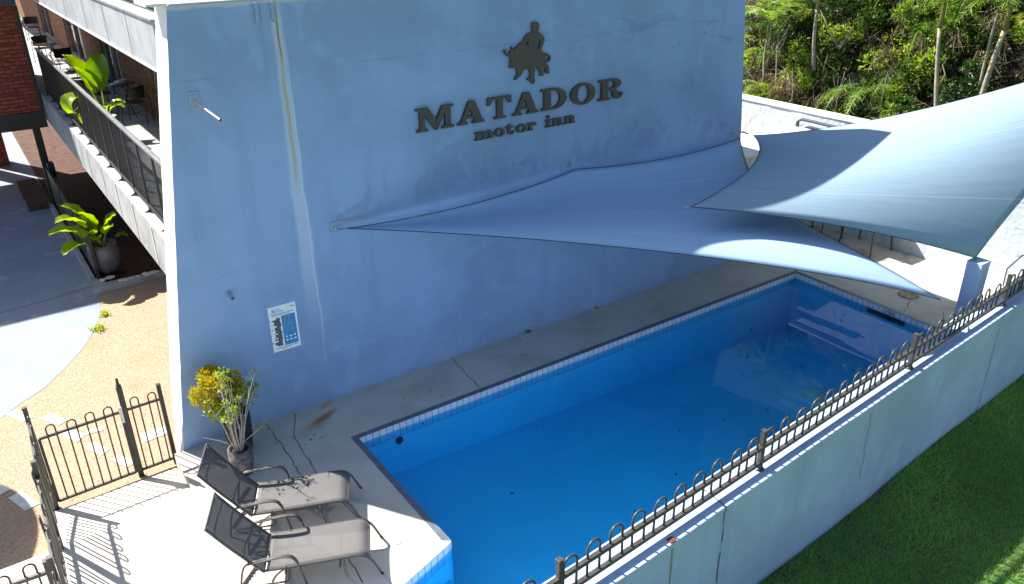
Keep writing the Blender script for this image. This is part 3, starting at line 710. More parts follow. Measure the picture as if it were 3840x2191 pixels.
bull = [(6.887, 4.816), (6.934, 4.798), (6.953, 4.752), (6.94, 4.714), (6.925, 4.682), (6.982, 4.647), (7.03, 4.599), (7.044, 4.561), (7.021, 4.503), (6.992, 4.446), (6.983, 4.417), (7.022, 4.391), (7.1, 4.368), (7.143, 4.341), (7.159, 4.301), (7.144, 4.262), (7.105, 4.244), (7.071, 4.263), (7.106, 4.276), (7.126, 4.305), (7.112, 4.335), (7.071, 4.348), (7.059, 4.319), (7.065, 4.258), (7.091, 4.217), (7.121, 4.191), (7.125, 4.129), (7.132, 4.085), (7.078, 4.091), (7.062, 4.12), (7.066, 4.158), (7.023, 4.186), (7.013, 4.16), (7.027, 4.124), (7.019, 4.064), (6.961, 4.073), (6.968, 4.108), (6.955, 4.148), (6.916, 4.182), (6.891, 4.218), (6.871, 4.218), (6.871, 4.157), (6.864, 4.081), (6.877, 4.018), (6.871, 3.988), (6.848, 3.967), (6.813, 3.988), (6.809, 4.014), (6.775, 4.023), (6.737, 4.043), (6.748, 4.061), (6.79, 4.075), (6.787, 4.136), (6.768, 4.18), (6.734, 4.195), (6.686, 4.189), (6.657, 4.165), (6.653, 4.136), (6.619, 4.109), (6.585, 4.091), (6.562, 4.063), (6.515, 4.073), (6.525, 4.087), (6.553, 4.117), (6.567, 4.145), (6.564, 4.191), (6.545, 4.238), (6.527, 4.247), (6.499, 4.231), (6.443, 4.237), (6.44, 4.264), (6.454, 4.307), (6.455, 4.38), (6.427, 4.391), (6.391, 4.409), (6.364, 4.441), (6.35, 4.488), (6.372, 4.492), (6.392, 4.455), (6.419, 4.435), (6.446, 4.435), (6.456, 4.456), (6.474, 4.478), (6.476, 4.52), (6.497, 4.51), (6.5, 4.467), (6.53, 4.476), (6.558, 4.51), (6.624, 4.547), (6.68, 4.579), (6.695, 4.614), (6.736, 4.661), (6.783, 4.675), (6.84, 4.67), (6.83, 4.711), (6.821, 4.756), (6.825, 4.792), (6.849, 4.814)]
h1 = [(6.783, 4.61), (6.755, 4.584), (6.717, 4.549), (6.735, 4.527), (6.773, 4.497), (6.754, 4.535), (6.762, 4.574)]
h2 = [(6.954, 4.576), (6.975, 4.545), (6.956, 4.479), (6.925, 4.435), (6.898, 4.467), (6.925, 4.497), (6.94, 4.533)]
o = shape([[(a, b) for a, b in s] for s in (bull, h1, h2)], 'bullfighter_emblem', .03, MAT['letter'], None, 0, 0, 1, 1, y=-.012)
o.location = (0, -.027, 0); setp(o, label='dark bronze silhouette of a man and a horned bull above the lettering', category='emblem')

# ---------------- poster
po = thing('safety_poster', 'white pool safety poster with blue text panel and black figures on the wall', 'poster', (2.83, 0, 1.3))
MB().box(2.645, 3.015, -.006, -.001, .99, 1.64).build('sheet', MAT['paper'], po)
def pp(x0, x1, z0, z1, m, name, d=.008, pr=po): return MB().box(x0, x1, -d, -.0065, z0, z1).build(name, m, pr)
pp(2.805, 2.99, 1.055, 1.490, MAT['pblue'], 'blue_panel')
ln = MB()
for i in range(12): ln.box(2.815, 2.815 + R.uniform(.10, .165), -.0085, -.0081, 1.470 - i * .021, 1.475 - i * .021)
ln.build('text_lines', MAT['pgrey'], po)
for i in range(6):
    cx_ = 2.845 + (i % 3) * .055; cz = 1.175 - (i // 3) * .05
    MB().add([(cx_ + .018 * math.cos(a) * R.uniform(.6, 1.2), -.0086, cz + .014 * math.sin(a) * R.uniform(.6, 1.2)) for a in np.linspace(0, 5.6, 9)], [tuple(range(9))]).build('pictogram', MAT['paper'], po)
dk_ = MB()
for i in range(19):
    z = 1.472 - i * .0215; w2 = .05 + .045 * abs(math.sin(i * 1.9)) + R.uniform(-.01, .015); a = 2.795 - w2 - R.uniform(0, .02)
    dk_.box(a, a + w2, -.0083, -.0066, z - .017, z)
    if i % 3 == 1: dk_.box(a - .045, a - .012, -.0083, -.0066, z - .006, z)
dk_.build('black_figures', MAT['pnavy'], po)
for bx_ in ((2.67, 2.98, 1.522, 1.529), (2.69, 2.93, 1.506, 1.510), (2.68, 2.98, 1.035, 1.041), (2.75, 2.9, 1.018, 1.022)):
    MB().box(bx_[0], bx_[1], -.0075, -.0066, bx_[2], bx_[3]).build('printed_line', MAT['pnavy'], po)
for x in (2.945, 2.972): MB().box(x, x + .018, -.0075, -.0066, 1.585, 1.603).build('small_icon', MAT['pnavy'] if x < 2.96 else MAT['pgrey'], po)
lg = MB(); lg.add([(2.695 + r_ * math.cos(a), -.0075, 1.574 + r_ * math.sin(a)) for r_, a in [(.026, t_) for t_ in np.linspace(-2.4, 1.9, 12)] + [(.012, t_) for t_ in np.linspace(1.6, -1.6, 8)]], [tuple(range(20))])
lg.build('swirl_logo', MAT['pblue'], po)
text('POOL', .035, MAT['pblue'], 'poster_heading', (2.765, -.0075, 1.580), (math.pi / 2, 0, 0), po, .0005)
text('RANGER', .035, MAT['pblue'], 'poster_heading', (2.785, -.0075, 1.548), (math.pi / 2, 0, 0), po, .0005)

# ---------------- retaining wall with coping
rw = thing('retaining_wall', 'low pale blue retaining wall with a painted coping between pool and lawn', 'wall', (6, -5, 0))
x0, x1 = -2.0, 20.0
b = MB(); N = 60
for i in range(N + 1):
    x = x0 + (x1 - x0) * i / N; j = R.uniform(-.004, .004)
    b.v += [(x, yo(x) + .012 + j, -1.3), (x, yo(x) + .012 + j, .94), (x, yi(x) - .004, .94), (x, yi(x) - .004, -1.3)]
for i in range(N):
    a = 4 * i; b.f += [(a, a + 4, a + 5, a + 1), (a + 1, a + 5, a + 6, a + 2), (a + 2, a + 6, a + 7, a + 3)]
b.f += [(0, 1, 2, 3), (4 * N + 3, 4 * N + 2, 4 * N + 1, 4 * N)]; b.mi = [0] * len(b.f)
b.build('wall_body', MAT['retain'], rw)
b = MB(); b.v = []
for i in range(N + 1):
    x = x0 + (x1 - x0) * i / N; j = R.uniform(-.003, .003)
    b.v += [(x, yo(x) + j, .942), (x, yo(x) + j, 1.0), (x, yi(x) - j, 1.0), (x, yi(x) - j, .942)]
for i in range(N):
    a = 4 * i; b.f += [(a, a + 4, a + 5, a + 1), (a + 1, a + 5, a + 6, a + 2), (a + 2, a + 6, a + 7, a + 3), (a + 3, a + 7, a + 4, a)]
b.f += [(0, 1, 2, 3), (4 * N + 3, 4 * N + 2, 4 * N + 1, 4 * N)]; b.mi = [0] * len(b.f)
b.build('coping', MAT['retain'], rw, bevel=.006)
for xj in (5.12, 11.32):
    b = MB(); P = []
    for k_ in range(14):
        z = .94 - 1.7 * k_ / 13; P.append((xj + R.uniform(-.012, .012) + .03 * k_ / 13, z))
    for (xa, za), (xb, zb) in zip(P[:-1], P[1:]): w_ = R.uniform(.002, .007); b.add([(xa - w_, yo(xa) + .004, za), (xa + w_, yo(xa) + .004, za), (xb + w_, yo(xb) + .004, zb), (xb - w_, yo(xb) + .004, zb)], [(0, 1, 2, 3)])
    b.add([(xj - .005, yo(xj), 1.0035), (xj + .005, yo(xj), 1.0035), (xj + .02, yi(xj), 1.0035), (xj + .01, yi(xj), 1.0035)], [(0, 1, 2, 3)])
    b.add([(xj - .005, yo(xj) - .004, .94), (xj + .005, yo(xj) - .004, .94), (xj + .005, yo(xj) - .004, 1.003), (xj - .005, yo(xj) - .004, 1.003)], [(0, 1, 2, 3)])
    b.build('expansion_joint', MAT['crack'], rw)
b = MB(); P = [(7.86 + R.uniform(-.015, .015) + (.03 if k_ > 7 else 0), 1.0-.06 - k_ * .085) for k_ in range(13)] + [(7.98, -.12), (8.16, -.05)]
for (xa, za), (xb, zb) in zip(P[:-1], P[1:]): b.add([(xa - .003, yo(xa) + .004, za), (xa + .003, yo(xa) + .004, za), (xb + .003, yo(xb) + .004, zb), (xb - .003, yo(xb) + .004, zb)], [(0, 1, 2, 3)])
b.build('hairline_crack', MAT['crack'], rw)
o = MB().box(4.33, 4.40, yo(4.36) + .002, yo(4.36) + .065, 1.001, 1.012).build('rusty_plate', MAT['rust'], None, label='small rusty plate on the edge of the blue coping', category='plate')
b = MB(); b.add([(4.352, yo(4.352) + .004, .94), (4.378, yo(4.378) + .004, .94), (4.370, yo(4.37) + .004, .2), (4.362, yo(4.362) + .004, .2)], [(0, 1, 2, 3)])
b.build('rust_streak', plain('rust_run', (.40, .40, .30), .9), rw)

# ---------------- hoop-top pool fences
def hoop_mesh(w, h0, h1, r=.009, sq=False):
    b = MB(); c = w / 2; top = h1 - c
    pts = [(0, 0, h0), (0, 0, top)] + [(c - c * math.cos(a), 0, top + c * math.sin(a)) for a in np.linspace(.3, math.pi - .3, 7)] + [(w, 0, top), (w, 0, h0)]
    b.tube(pts, r, 8); return b
def hoop_fence(name, label, p0, p1, posts, pitch, w, zr0, zr1, ztop, zpost, rail=.035, cat='fence', base=0.0, r=.009, mat='steel', baseplate=True, start=.08, hb=None, group=None, gate=False, broken=()):
    """fence along p0->p1; posts are distances along it; heights are above base"""
    p0 = Vector((*p0, base)); p1 = Vector((*p1, base)); L = (p1 - p0).length; d = (p1 - p0) / L; ang = math.atan2(d.y, d.x)
    rt = thing(name, label, cat, p0, group, ang); del ORG[rt.name]; ORG[rt.name] = Vector((0, 0, 0))
    m = MAT[mat]
    MB().bar((0, 0, zr0), (L, 0, zr0), rail, rail).build('lower_rail', m, rt, local=True, bevel=.003)
    MB().bar((0, 0, zr1), (L, 0, zr1), rail, rail).build('upper_rail', m, rt, local=True, bevel=.003)
    me = None; x = start; cnt = 0
    hb = zr0 if hb is None else hb
    while x + w < L - .03:
        if not any(abs(x + w / 2 - q_) < w / 2 + .035 for q_ in posts):
            if me is None:
                o = hoop_mesh(w, hb, ztop, r).build('hoop', m, rt, local=True, smooth=True); me = o.data
            else: o = bpy.data.objects.new('hoop', me); link(o, rt)
            o.location = (x, 0, 0); cnt += 1; o.rotation_euler = (R.uniform(-.025, .025) * (hb < .3), R.uniform(-.008, .008), R.uniform(-.05, .05))
            x += pitch
        else: x += .01
    ps = .05
    for q_ in posts:
        pm = MB().box(q_ - ps / 2, q_ + ps / 2, -ps / 2, ps / 2, 0, zpost)
        if q_ in broken:
            pm = MB(); t_ = .006
            for (a0, a1, b0, b1) in ((-ps / 2, ps / 2, -ps / 2, -ps / 2 + t_), (-ps / 2, ps / 2, ps / 2 - t_, ps / 2), (-ps / 2, -ps / 2 + t_, -ps / 2 + t_, ps / 2 - t_), (ps / 2 - t_, ps / 2, -ps / 2 + t_, ps / 2 - t_)): pm.box(q_ + a0, q_ + a1, b0, b1, 0, zpost)
            pm.build('open_post', m, rt, local=True)
        else:
            o = pm.build('post', m, rt, local=True, bevel=.004)
            MB().box(q_ - ps / 2 - .003, q_ + ps / 2 + .003, -ps / 2 - .003, ps / 2 + .003, zpost, zpost + .012).build('post_cap', m, o, local=True, bevel=.003)
            if baseplate: MB().lathe([(0, 0), (.055, 0), (.052, .012), (.035, .025), (0, .025)], (q_, 0, 0), 16).build('base_flange', m, o, local=True)
            if baseplate: MB().tube([(q_, -ps / 2 - .012, .10), (q_, ps / 2 + .012, .10)], .009, 8).build('fixing_bolt', MAT['galv'], o, local=True)
    return rt
def fy(x): return yo(x) + .146
def fd(x): return (x * .912 - 1.2) * math.hypot(1, .0726)
hoop_fence('pool_fence', 'long bronze hoop-top fence standing on the blue coping beside the lawn', (1.2, fy(1.2)), (17.5, fy(17.5)), [fd(3.38), fd(6.40), fd(9.8), fd(12.75), fd(15.7)], .276, .145, .078, .270, .450, .47, rail=.042, base=1.0, r=.0118, broken=(fd(3.42),), start=.10)

# gate, side panel next to the wall, side fence, return fence
GZ = -.30
def gp(name, label, p0, p1, posts, **k): return hoop_fence(name, label, p0, p1, posts, .205, .085, .08, 1.0, 1.13, 1.2, base=GZ, mat='black', baseplate=False, **k)
gt = hoop_fence('pool_gate', 'black hoop-top self-closing gate standing shut across the ramp', (-.155, .17), (.745, .215), [], .205, .095, .09, 1.0, 1.13, 1.2, base=GZ, mat='black', cat='gate', rail=.03, baseplate=False, start=.10)
b = MB(); b.bar((.0, 0, .09), (.0, 0, 1.0), .03, .03); b.build('gate_stile', MAT['black'], gt, local=True)
b = MB(); b.bar((.9, 0, .09), (.9, 0, 1.0), .03, .03); b.build('gate_stile', MAT['black'], gt, local=True)
b = MB(); b.box(.875, .915, -.04, -.018, .86, 1.08); b.build('gate_latch', MAT['galv'], gt, local=True)
hoop_fence('fence_panel', 'short black hoop-top panel between the gate and the blue wall', (.79, .22), (1.235, .235), [0.0, .435], .2, .09, .09, 1.0, 1.13, 1.2, base=GZ, mat='black', rail=.03, baseplate=False, start=.08)
pl_ = thing('latch_post', 'tall black gate post with a pull-up latch on top', 'post', (.79, .22, GZ))
MB().box(.758, .822, .188, .252, GZ, GZ + 1.36).build('post_tube', MAT['black'], pl_, bevel=.004)
MB().tube([(.79, .22, GZ + 1.36), (.79, .22, GZ + 1.46)], [.02, .014], 12).build('latch_knob', MAT['black'], pl_)
sf = hoop_fence('side_fence', 'black hoop-top side fence running from the gate towards the camera', (-.2, .16), (-.305, -2.58), [0.0, 1.18], .205, .095, .35, 1.12, 1.25, 1.3, base=-.15, mat='steel', rail=.032, baseplate=False, hb=.2)
MB().box(-.03, .03, -.03, .03, -.16, .2).build('post_foot', MAT['black'], sf, local=True)
hoop_fence('end_fence', 'grey hoop-top fence in the bottom left corner joining the side fence', (-.34, -2.62), (-2.6, -2.45), [0.0, 1.6], .205, .095, .1, 1.0, 1.13, 1.12, base=0.0, mat='steel', rail=.035, baseplate=True)
hoop_fence('near_side_fence', 'bronze hoop-top fence continuing past the corner towards the camera', (-.305, -2.70), (-.34, -4.6), [0.0], .205, .095, .1, 1.0, 1.13, 1.2, base=0.0, mat='steel', rail=.035, baseplate=True)

# ---------------- column and shade sails
cl = thing('sail_post', 'short square pale blue post holding the corner of the shade sail', 'post', (11.66, -4.42, 0))
MB().box(11.54, 11.78, -4.53, -4.31, 0, 1.53).build('post_shaft', MAT['retain'], cl, bevel=.006)
MB().tube([(11.781, -4.45, 1.36), (11.84, -4.45, 1.36)], .015, 8).build('eye_bolt', MAT['bluepaint'], cl)
def coons(E0, E1, E2, E3, nu=40, nv=28):
    """E0(u): v=0, E1(u): v=1, E2(v): u=0, E3(v): u=1"""
    P = np.zeros((nv + 1, nu + 1, 3))
    for j in range(nv + 1):
        v = j / nv
        for i in range(nu + 1):
            u = i / nu
            P[j, i] = (1 - v) * E0(u) + v * E1(u) + (1 - u) * E2(v) + u * E3(v) - ((1 - u) * (1 - v) * E0(0) + u * (1 - v) * E0(1) + (1 - u) * v * E1(0) + u * v * E1(1))
    return P
def edge(a, b, mid, k=(0, 0, 0)):
    a = np.array(a, float); b = np.array(b, float); o = np.array(mid, float)
    k = np.array(k, float)
    return lambda t: a + (b - a) * t + o * 4 * t * (1 - t) + k * 6 * t * (1 - t) * (1 - 2 * t)
def sail(name, P, mat, root, thick=.004):
    nv, nu, _ = P.shape; b = MB(); b.v = [tuple(p) for p in P.reshape(-1, 3)]; b.uv = [(i / (nu - 1), j / (nv - 1)) for j in range(nv) for i in range(nu)]
    b.f = [(j * nu + i, j * nu + i + 1, (j + 1) * nu + i + 1, (j + 1) * nu + i) for j in range(nv - 1) for i in range(nu - 1)]; b.mi = [0] * len(b.f)
    o = b.build(name, mat, root, smooth=True)
    s = o.modifiers.new('thickness', 'SOLIDIFY'); s.thickness = thick; return o
SA = (3.80, -.10, 2.50); SB = (11.33, -.13, 2.50); SM = (7.61, -.10, 2.60); SC = (10.236, -4.673, 1.401)
s1 = thing('shade_sail', 'large blue triangular shade sail slung from the wall low over the pool', 'shade sail', SA)
def e0(t): return edge(SA, SC, (-.167, -.344, .348), (.026, .275, -.1))(t)
def e1(t):
    if t < .5: return edge(SA, SM, (0, -.13, -.06))(t * 2)
    return edge(SM, SB, (0, -.13, -.06))(t * 2 - 1)
P1 = coons(e0, e1, lambda v: np.array(SA), edge(SC, SB, (-.512, .354, -.076), (-.28, -.043, .355)))
sail('sail_cloth', P1, MAT['sail1'], s1)
SD = (11.58, -.22, 2.53); SE = (7.624, -2.463, 2.65); SF = (11.56, -4.40, 1.59); SG = (17.687, -4.988, 4.716)
s2 = thing('shade_sail', 'pale blue four-cornered shade sail in bright sun above the far end of the pool', 'shade sail', SF)
P2 = coons(edge(SE, SF, (.092, .068, .075)), edge(SD, SG, (-.911, -.097, -.314)), edge(SE, SD, (.493, -.116, -.031)), edge(SF, SG, (.235, .279, .196)))
sail('sail_cloth', P2, MAT['sail2'], s2)
def hem(P, root):
    nv, nu, _ = P.shape; b = MB()
    for L in (P[0], P[-1], P[:, -1], P[:, 0]):
        if np.linalg.norm(L[0] - L[-1]) > .1: b.tube([tuple(p) for p in L], .006, 6)
    b.build('hem_cable', plain('dark_hem_webbing', (.05, .07, .10), .7), root)
hem(P1, s1); hem(P2, s2)
def tackle(label, a, b, plate=None):
    a = Vector(a); b = Vector(b); t = thing('turnbuckle', label, 'rigging', a); L = (b - a)
    MB().tube([a, a + L * .3], .006, 6).build('hook', MAT['galv'], t); MB().tube([a + L * .3, a + L * .7], .014, 8).build('barrel', MAT['galv'], t); MB().tube([a + L * .7, b], .006, 6).build('hook', MAT['galv'], t)
    if plate:
        x, z = plate; MB().box(x - .05, x + .05, -.012, -.001, z - .07, z + .07).build('wall_plate', MAT['bluepaint'], t, bevel=.003)
        MB().tube([(x, -.012, z), (x, -.05, z)], .014, 8).build('eye_bolt', MAT['galv'], t)
tackle('turnbuckle tying the left tip of the blue sail to the wall', (3.68, -.04, 2.49), SA, (3.66, 2.52))
tackle('turnbuckle at the middle of the blue sail below the lettering', (7.55, -.02, 2.68), SM, (7.55, 2.69))
tackle('turnbuckle tying the blue sail to the far right edge of the wall', (11.30, -.02, 2.58), (11.34, -.12, 2.51), (11.28, 2.57))
tackle('turnbuckle linking the pale sail to the far right edge of the wall', (11.34, -.04, 2.62), SD)
tackle('turnbuckle at the low outer tip of the blue sail above the coping', SC, (10.45, -4.64, 1.32))
MB().tube([(10.45, -4.64, 1.32), (11.538, -4.43, .86)], .004, 6).build('tie_cable', MAT['galv'], None, label='thin steel cable from the low tip of the blue sail to the square post', category='cable')
tackle('turnbuckle at the top of the square post holding the pale sail', SF, (11.60, -4.40, 1.535))
o = MB().tube([(3.70, -.04, 2.62), (4.0, -.22, 2.625)], .013, 8).build('cable_turnbuckle', MAT['galv'], None, label='upper turnbuckle at the wall end of the long stay cable', category='rigging')
MB().tube([(4.0, -.22, 2.625), (7.55, -2.41, 2.65)], .004, 6).build('stay_cable', MAT['galv'], None, label='thin steel cable running from the wall over the blue sail', category='cable')
MB().tube([(7.55, -2.41, 2.65), SE], .016, 8).build('cable_shackle', MAT['galv'], None, label='shackle joining the stay cable to the tip of the pale sail', category='rigging')
o = MB().tube([(17.77, -5.0, -1.3), (17.77, -5.0, 4.95)], .07, 12).build('steel_mast', MAT['steel'], None, label='tall steel mast holding the high outer corner of the pale sail', category='post')

# ---------------- boundary wall at right, shadow-like outline on it, shed
bw = thing('boundary_wall', 'rough pale blue boundary wall below the planted bank', 'wall', (14.7, 0, 0))
b = MB(); N = 50
for i in range(N + 1):
    y = -9 + 21 * i / N; b.v += [(14.7 + R.uniform(-.008, .008), y, -1.4), (14.7 + R.uniform(-.01, .01), y, 1.2), (14.7 + R.uniform(-.012, .012), y, 2.28), (14.98, y, 2.28), (14.98, y, -1.4)]
for i in range(N):
    a = 5 * i; b.f += [(a + k_, a + k_ + 1, a + k_ + 6, a + k_ + 5) for k_ in range(4)]
b.f += [(0, 5 * 0 + 4, 3, 2, 1), (5 * N, 5 * N + 1, 5 * N + 2, 5 * N + 3, 5 * N + 4)]; b.mi = [0] * len(b.f)
t = MT('rough_pale_render', (.50, .57, .62), .9); t.over((.38, .44, .50), t.noise(3, 6, dist=.8).ss(.5, .7) * .6); t.over((.62, .64, .66), t.noise(8, 4).ss(.6, .7)); t.bump(t.noise(4, 6, dist=.5), .9, .04)
b.build('wall_body', t.done(), bw)
MB().box(14.67, 15.01, -9, 12, 2.285, 2.33).build('wall_cap', MAT['whitetrim'], bw, bevel=.01)
fr = thing('pipe_frame', 'grey pipe frame leaning against the boundary wall above the sail', 'frame', (14.6, .4, 1.2))  # dark bar added for a frame-shaped, shadow-like mark on the wall
MB().tube([(14.60, 1.06, 1.0), (14.60, 1.05, 2.10), (14.60, .95, 2.16), (14.60, -.9, 2.14)], .035, 10).build('frame_pipe', plain('grey_pipe', (.045, .06, .08), .6), fr)
o = MB().tube([(14.65, -3.66, .0), (14.62, -3.66, .35), (14.6, -3.85, .68), (14.55, -4.3, .85), (14.5, -5.0, .88)], .012, 8).build('hose', MAT['black'], None, label='thin black hose looped against the boundary wall behind the fence', category='hose')  # thin black tube tracing a dark arc on the wall
sh = thing('garden_shed', 'low beige clad shed glimpsed between the wall end and the pale sail', 'shed', (12.9, .8, 0))
MB().box(11.75, 14.55, .35, 1.3, 0, 1.93).build('shed_wall', MAT['shed'], sh)
MB().box(11.70, 14.6, .22, 1.36, 1.935, 1.99).build('shed_roof', MAT['whitetrim'], sh)
# furniture in the shade under the far sail
def small_table(loc, label):
    t_ = thing('patio_table', label, 'table', loc)
    MB().box(loc[0] - .35, loc[0] + .35, loc[1] - .35, loc[1] + .35, .68, .71).build('table_top', MAT['black'], t_, bevel=.005)
    for sx in (-1, 1):
        for sy in (-1, 1): MB().tube([(loc[0] + sx * .3, loc[1] + sy * .3, .68), (loc[0] + sx * .36, loc[1] + sy * .36, 0)], .014, 8).build('leg', MAT['black'], t_)
    return t_
small_table((14.0, -.2, 0), 'black metal patio table in the shade under the pale sail')
small_table((14.25, -1.15, 0), 'black metal side table standing closest to the boundary wall in the shade')

# ---------------- sun loungers
def lounger():
    """local frame: foot of the leg-rest at origin, +x towards the foot, width along y"""
    rt = thing('sun_lounger', '', 'sun lounger', (0, 0, 0), 'sun loungers by the pool'); fr = MAT['steel']; W = .27
    def cv(pts, n=5):
        out = []; P = [Vector(p) for p in pts]
        for i in range(len(P) - 1):
            p0 = P[max(i - 1, 0)]; p1 = P[i]; p2 = P[i + 1]; p3 = P[min(i + 2, len(P) - 1)]
            for k_ in range(n):
                t_ = k_ / n; out.append(.5 * ((2 * p1) + (p2 - p0) * t_ + (2 * p0 - 5 * p1 + 4 * p2 - p3) * t_ ** 2 + (3 * p1 - p0 - 3 * p2 + p3) * t_ ** 3))
        out.append(P[-1]); return out
    seatp = [(-1.17, .235), (-.9, .245), (-.55, .268), (-.28, .285), (-.18, .275), (-.11, .22), (-.06, .13), (-.005, .0)]
    backp = [(-1.17, .235), (-1.30, .40), (-1.46, .61), (-1.62, .84)]
    for s in (-1, 1):
        y = s * W
        MB().tube(cv([(x, y, z) for x, z in seatp]), .013, 8).build('seat_rail', fr, rt, local=True, smooth=True)
        MB().tube(cv([(x - .008, y, z) for x, z in backp]), .013, 8).build('back_rail', fr, rt, local=True, smooth=True)
        ya = s * (W + .035)
        b = MB(); ap = cv([(-1.30, ya, .385), (-1.12, ya, .41), (-.96, ya, .425), (-.87, ya, .405), (-.825, ya, .33)], 5)
        for a_, c_ in zip(ap[:-1], ap[1:]): b.bar(a_, c_ + (c_ - a_) * .1, .042, .014, up=(0, 0, 1) if a_.z > .36 else (1, 0, 0))
        b.build('armrest', fr, rt, local=True, bevel=.002)
        MB().tube(cv([(-.825, ya, .335), (-.80, ya, .2), (-.76, ya, 0)]), .011, 8).build('leg', fr, rt, local=True, smooth=True)
        MB().tube(cv([(-1.12, ya, .408), (-1.28, ya, .39), (-1.36, ya, .30), (-1.42, ya, 0)]), .011, 8).build('leg', fr, rt, local=True, smooth=True)
        MB().tube(cv([(-1.36, s * (W - .03), .03), (-1.02, s * (W - .03), .03), (-.95, s * (W - .03), .06), (-.93, s * (W - .03), .25)]), .010, 8).build('base_rail', fr, rt, local=True, smooth=True)
        b = MB(); b.bar((-1.40, s * (W - .055), .03), (-1.25, s * (W - .055), .24), .006, .045)
        for k_ in range(5): c0 = Vector((-1.38 + .028 * k_, s * (W - .055), .055 + .038 * k_)); b.bar(c0, c0 + Vector((.035, 0, .0)), .006, .014)
        b.build('ratchet_bracket', fr, rt, local=True)
    for nm, pts, sag in (('seat_sling', seatp[:6], .018), ('back_sling', backp, .02)):
        c3 = cv([(x, 0, z) for x, z in pts], 6); b = MB(); m = 9
        if nm == 'seat_sling': c3 = c3[1:]
        for i, p_ in enumerate(c3):
            for j in range(m):
                y = (j / (m - 1) - .5) * 2; b.v.append((p_.x, y * (W - .008), p_.z + .008 - sag * (1 - y * y) * (1 if 1 < i < len(c3) - 2 else .6)))
        b.f = [(i * m + j, i * m + j + 1, (i + 1) * m + j + 1, (i + 1) * m + j) for i in range(len(c3) - 1) for j in range(m - 1)]; b.mi = [0] * len(b.f)
        o = b.build(nm, MAT['sling'], rt, local=True, smooth=True); s_ = o.modifiers.new('t', 'SOLIDIFY'); s_.thickness = .002
    MB().tube([(-1.63, -W - .012, .845), (-1.63, W + .012, .845)], .012, 8).build('cross_bar', fr, rt, local=True)
    MB().tube([(-1.17, -W, .22), (-1.17, W, .22)], .012, 8).build('cross_bar', fr, rt, local=True)
    for xx in (-.40, -.95): MB().tube(cv([(xx, -W, .26), (xx - .03, -W * .75, .10), (xx - .04, 0, .045), (xx - .03, W * .75, .10), (xx, W, .26)]), .010, 8).build('brace', fr, rt, local=True, smooth=True)
    MB().tube(cv([(-1.30, -W, .39), (-1.36, -W * .5, .33), (-1.38, 0, .31), (-1.36, W * .5, .33), (-1.30, W, .39)]), .010, 8).build('brace', fr, rt, local=True, smooth=True)
    MB().tube(cv([(-1.56, -W, .75), (-1.60, 0, .69), (-1.56, W, .75)]), .009, 8).build('brace', fr, rt, local=True, smooth=True)
    for s in (-1, 1): MB().tube([(-.012, s * W, .022), (-.003, s * W, 0)], .016, 8).build('foot_cap', MAT['rust'] if s == 1 else MAT['black'], rt, local=True)
    return rt
lg1 = lounger(); ang = math.atan2(-.43, .9)
lg1.location = (2.55, -3.155, 0); lg1.rotation_euler = (0, 0, ang); lg1['label'] = 'nearer grey sling sun lounger standing wholly on the sunlit deck'
lg2 = dup(lg1, (2.725, -2.26, 0), 'farther grey sling sun lounger dappled by the shrub and part in wall shade', ang)

# ---------------- potted shrubs by the wall
def pot(name, label, c, prof, mat, z=0.0, soilz=None, soilr=None, cat='pot'):
    t_ = thing(name, label, cat, (c[0], c[1], z)); MB().lathe(prof, (c[0], c[1], z), 28).build('planter', mat, t_, smooth=True)
    MB().lathe([(0, 0), (soilr, 0), (soilr, .01), (0, .015)], (c[0], c[1], z + soilz), 20).build('potting_soil', MAT['potsoil'], t_); return t_
def hollow(r0, r1, h, lip=.02): return [(0, 0), (r0, 0), (r0 * .35 + r1 * .65 + .015, h * .45), (r1, h), (r1 - lip, h), (r1 - lip - .01, h * .9), (0, h * .88)]
pt = pot('tall_pot', 'tall black pot holding the golden shrub against the blue wall', (1.93, -.42), hollow(.13, .17, .62), MAT['potblack'], 0, .56, .14)
pf = pot('short_pot', 'short worn grey pot of bare pale stems behind the lounger', (1.80, -.88), hollow(.11, .14, .36), MAT['potworn'], 0, .32, .11)
gs = thing('golden_shrub', 'dense golden yellow shrub growing in the tall black pot', 'shrub', (1.93, -.42, .56))
f = Fol()
ctrs = []
for i in range(30):
    a = R.uniform(0, 6.28); q_ = R.random() ** .6; el_ = R.uniform(-.9, 1)
    cc = (1.80 + .33 * q_ * math.cos(a) * math.sqrt(1 - el_ * el_ * .7), -.46 + .22 * q_ * math.sin(a), .95 + .26 * el_ + .05 * math.cos(a)); rr = R.uniform(.055, .115); ctrs.append((cc, (rr, rr, rr), int(14000 * rr * rr)))
ctrs += [((1.50, -.48, 1.02), (.06, .06, .09), 50), ((2.20, -.34, .80), (.08, .06, .06), 60), ((2.14, -.34, .64), (.05, .05, .09), 40)]
for c, r_, n_ in ctrs:
    n_ = int(n_ * 1.4); p_, v_ = blob(n_, c, r_, shell=.35)
    vv, qq = leaves(p_, v_ + NR.normal(size=v_.shape) * .6 + np.array([0, 0, .5]), NR.uniform(.03, .055, n_), NR.uniform(.022, .036, n_)); f.add(vv, qq, 0, (.15 if c[2] > .85 else .7) + R.uniform(-.15, .25), .9)
f.build('foliage', [MAT['lf_yellow']], gs)
b = MB()
for i in range(0, 33, 2):
    c, r_, n_ = ctrs[i]; b.tube([(1.93 + R.uniform(-.05, .05), -.42 + R.uniform(-.05, .05), .56), ((1.93 + c[0]) / 2 + R.uniform(-.03, .03), (-.42 + c[1]) / 2, (.6 + c[2]) / 2), c], [.009, .006, .003], 6)
b.build('stems', MAT['twig'], gs)
bs = thing('bare_shrub', 'leggy shrub of bare pale stems with small green tufts in the worn pot', 'shrub', (1.80, -.88, .32))
b = MB(); f = Fol(); tips = []
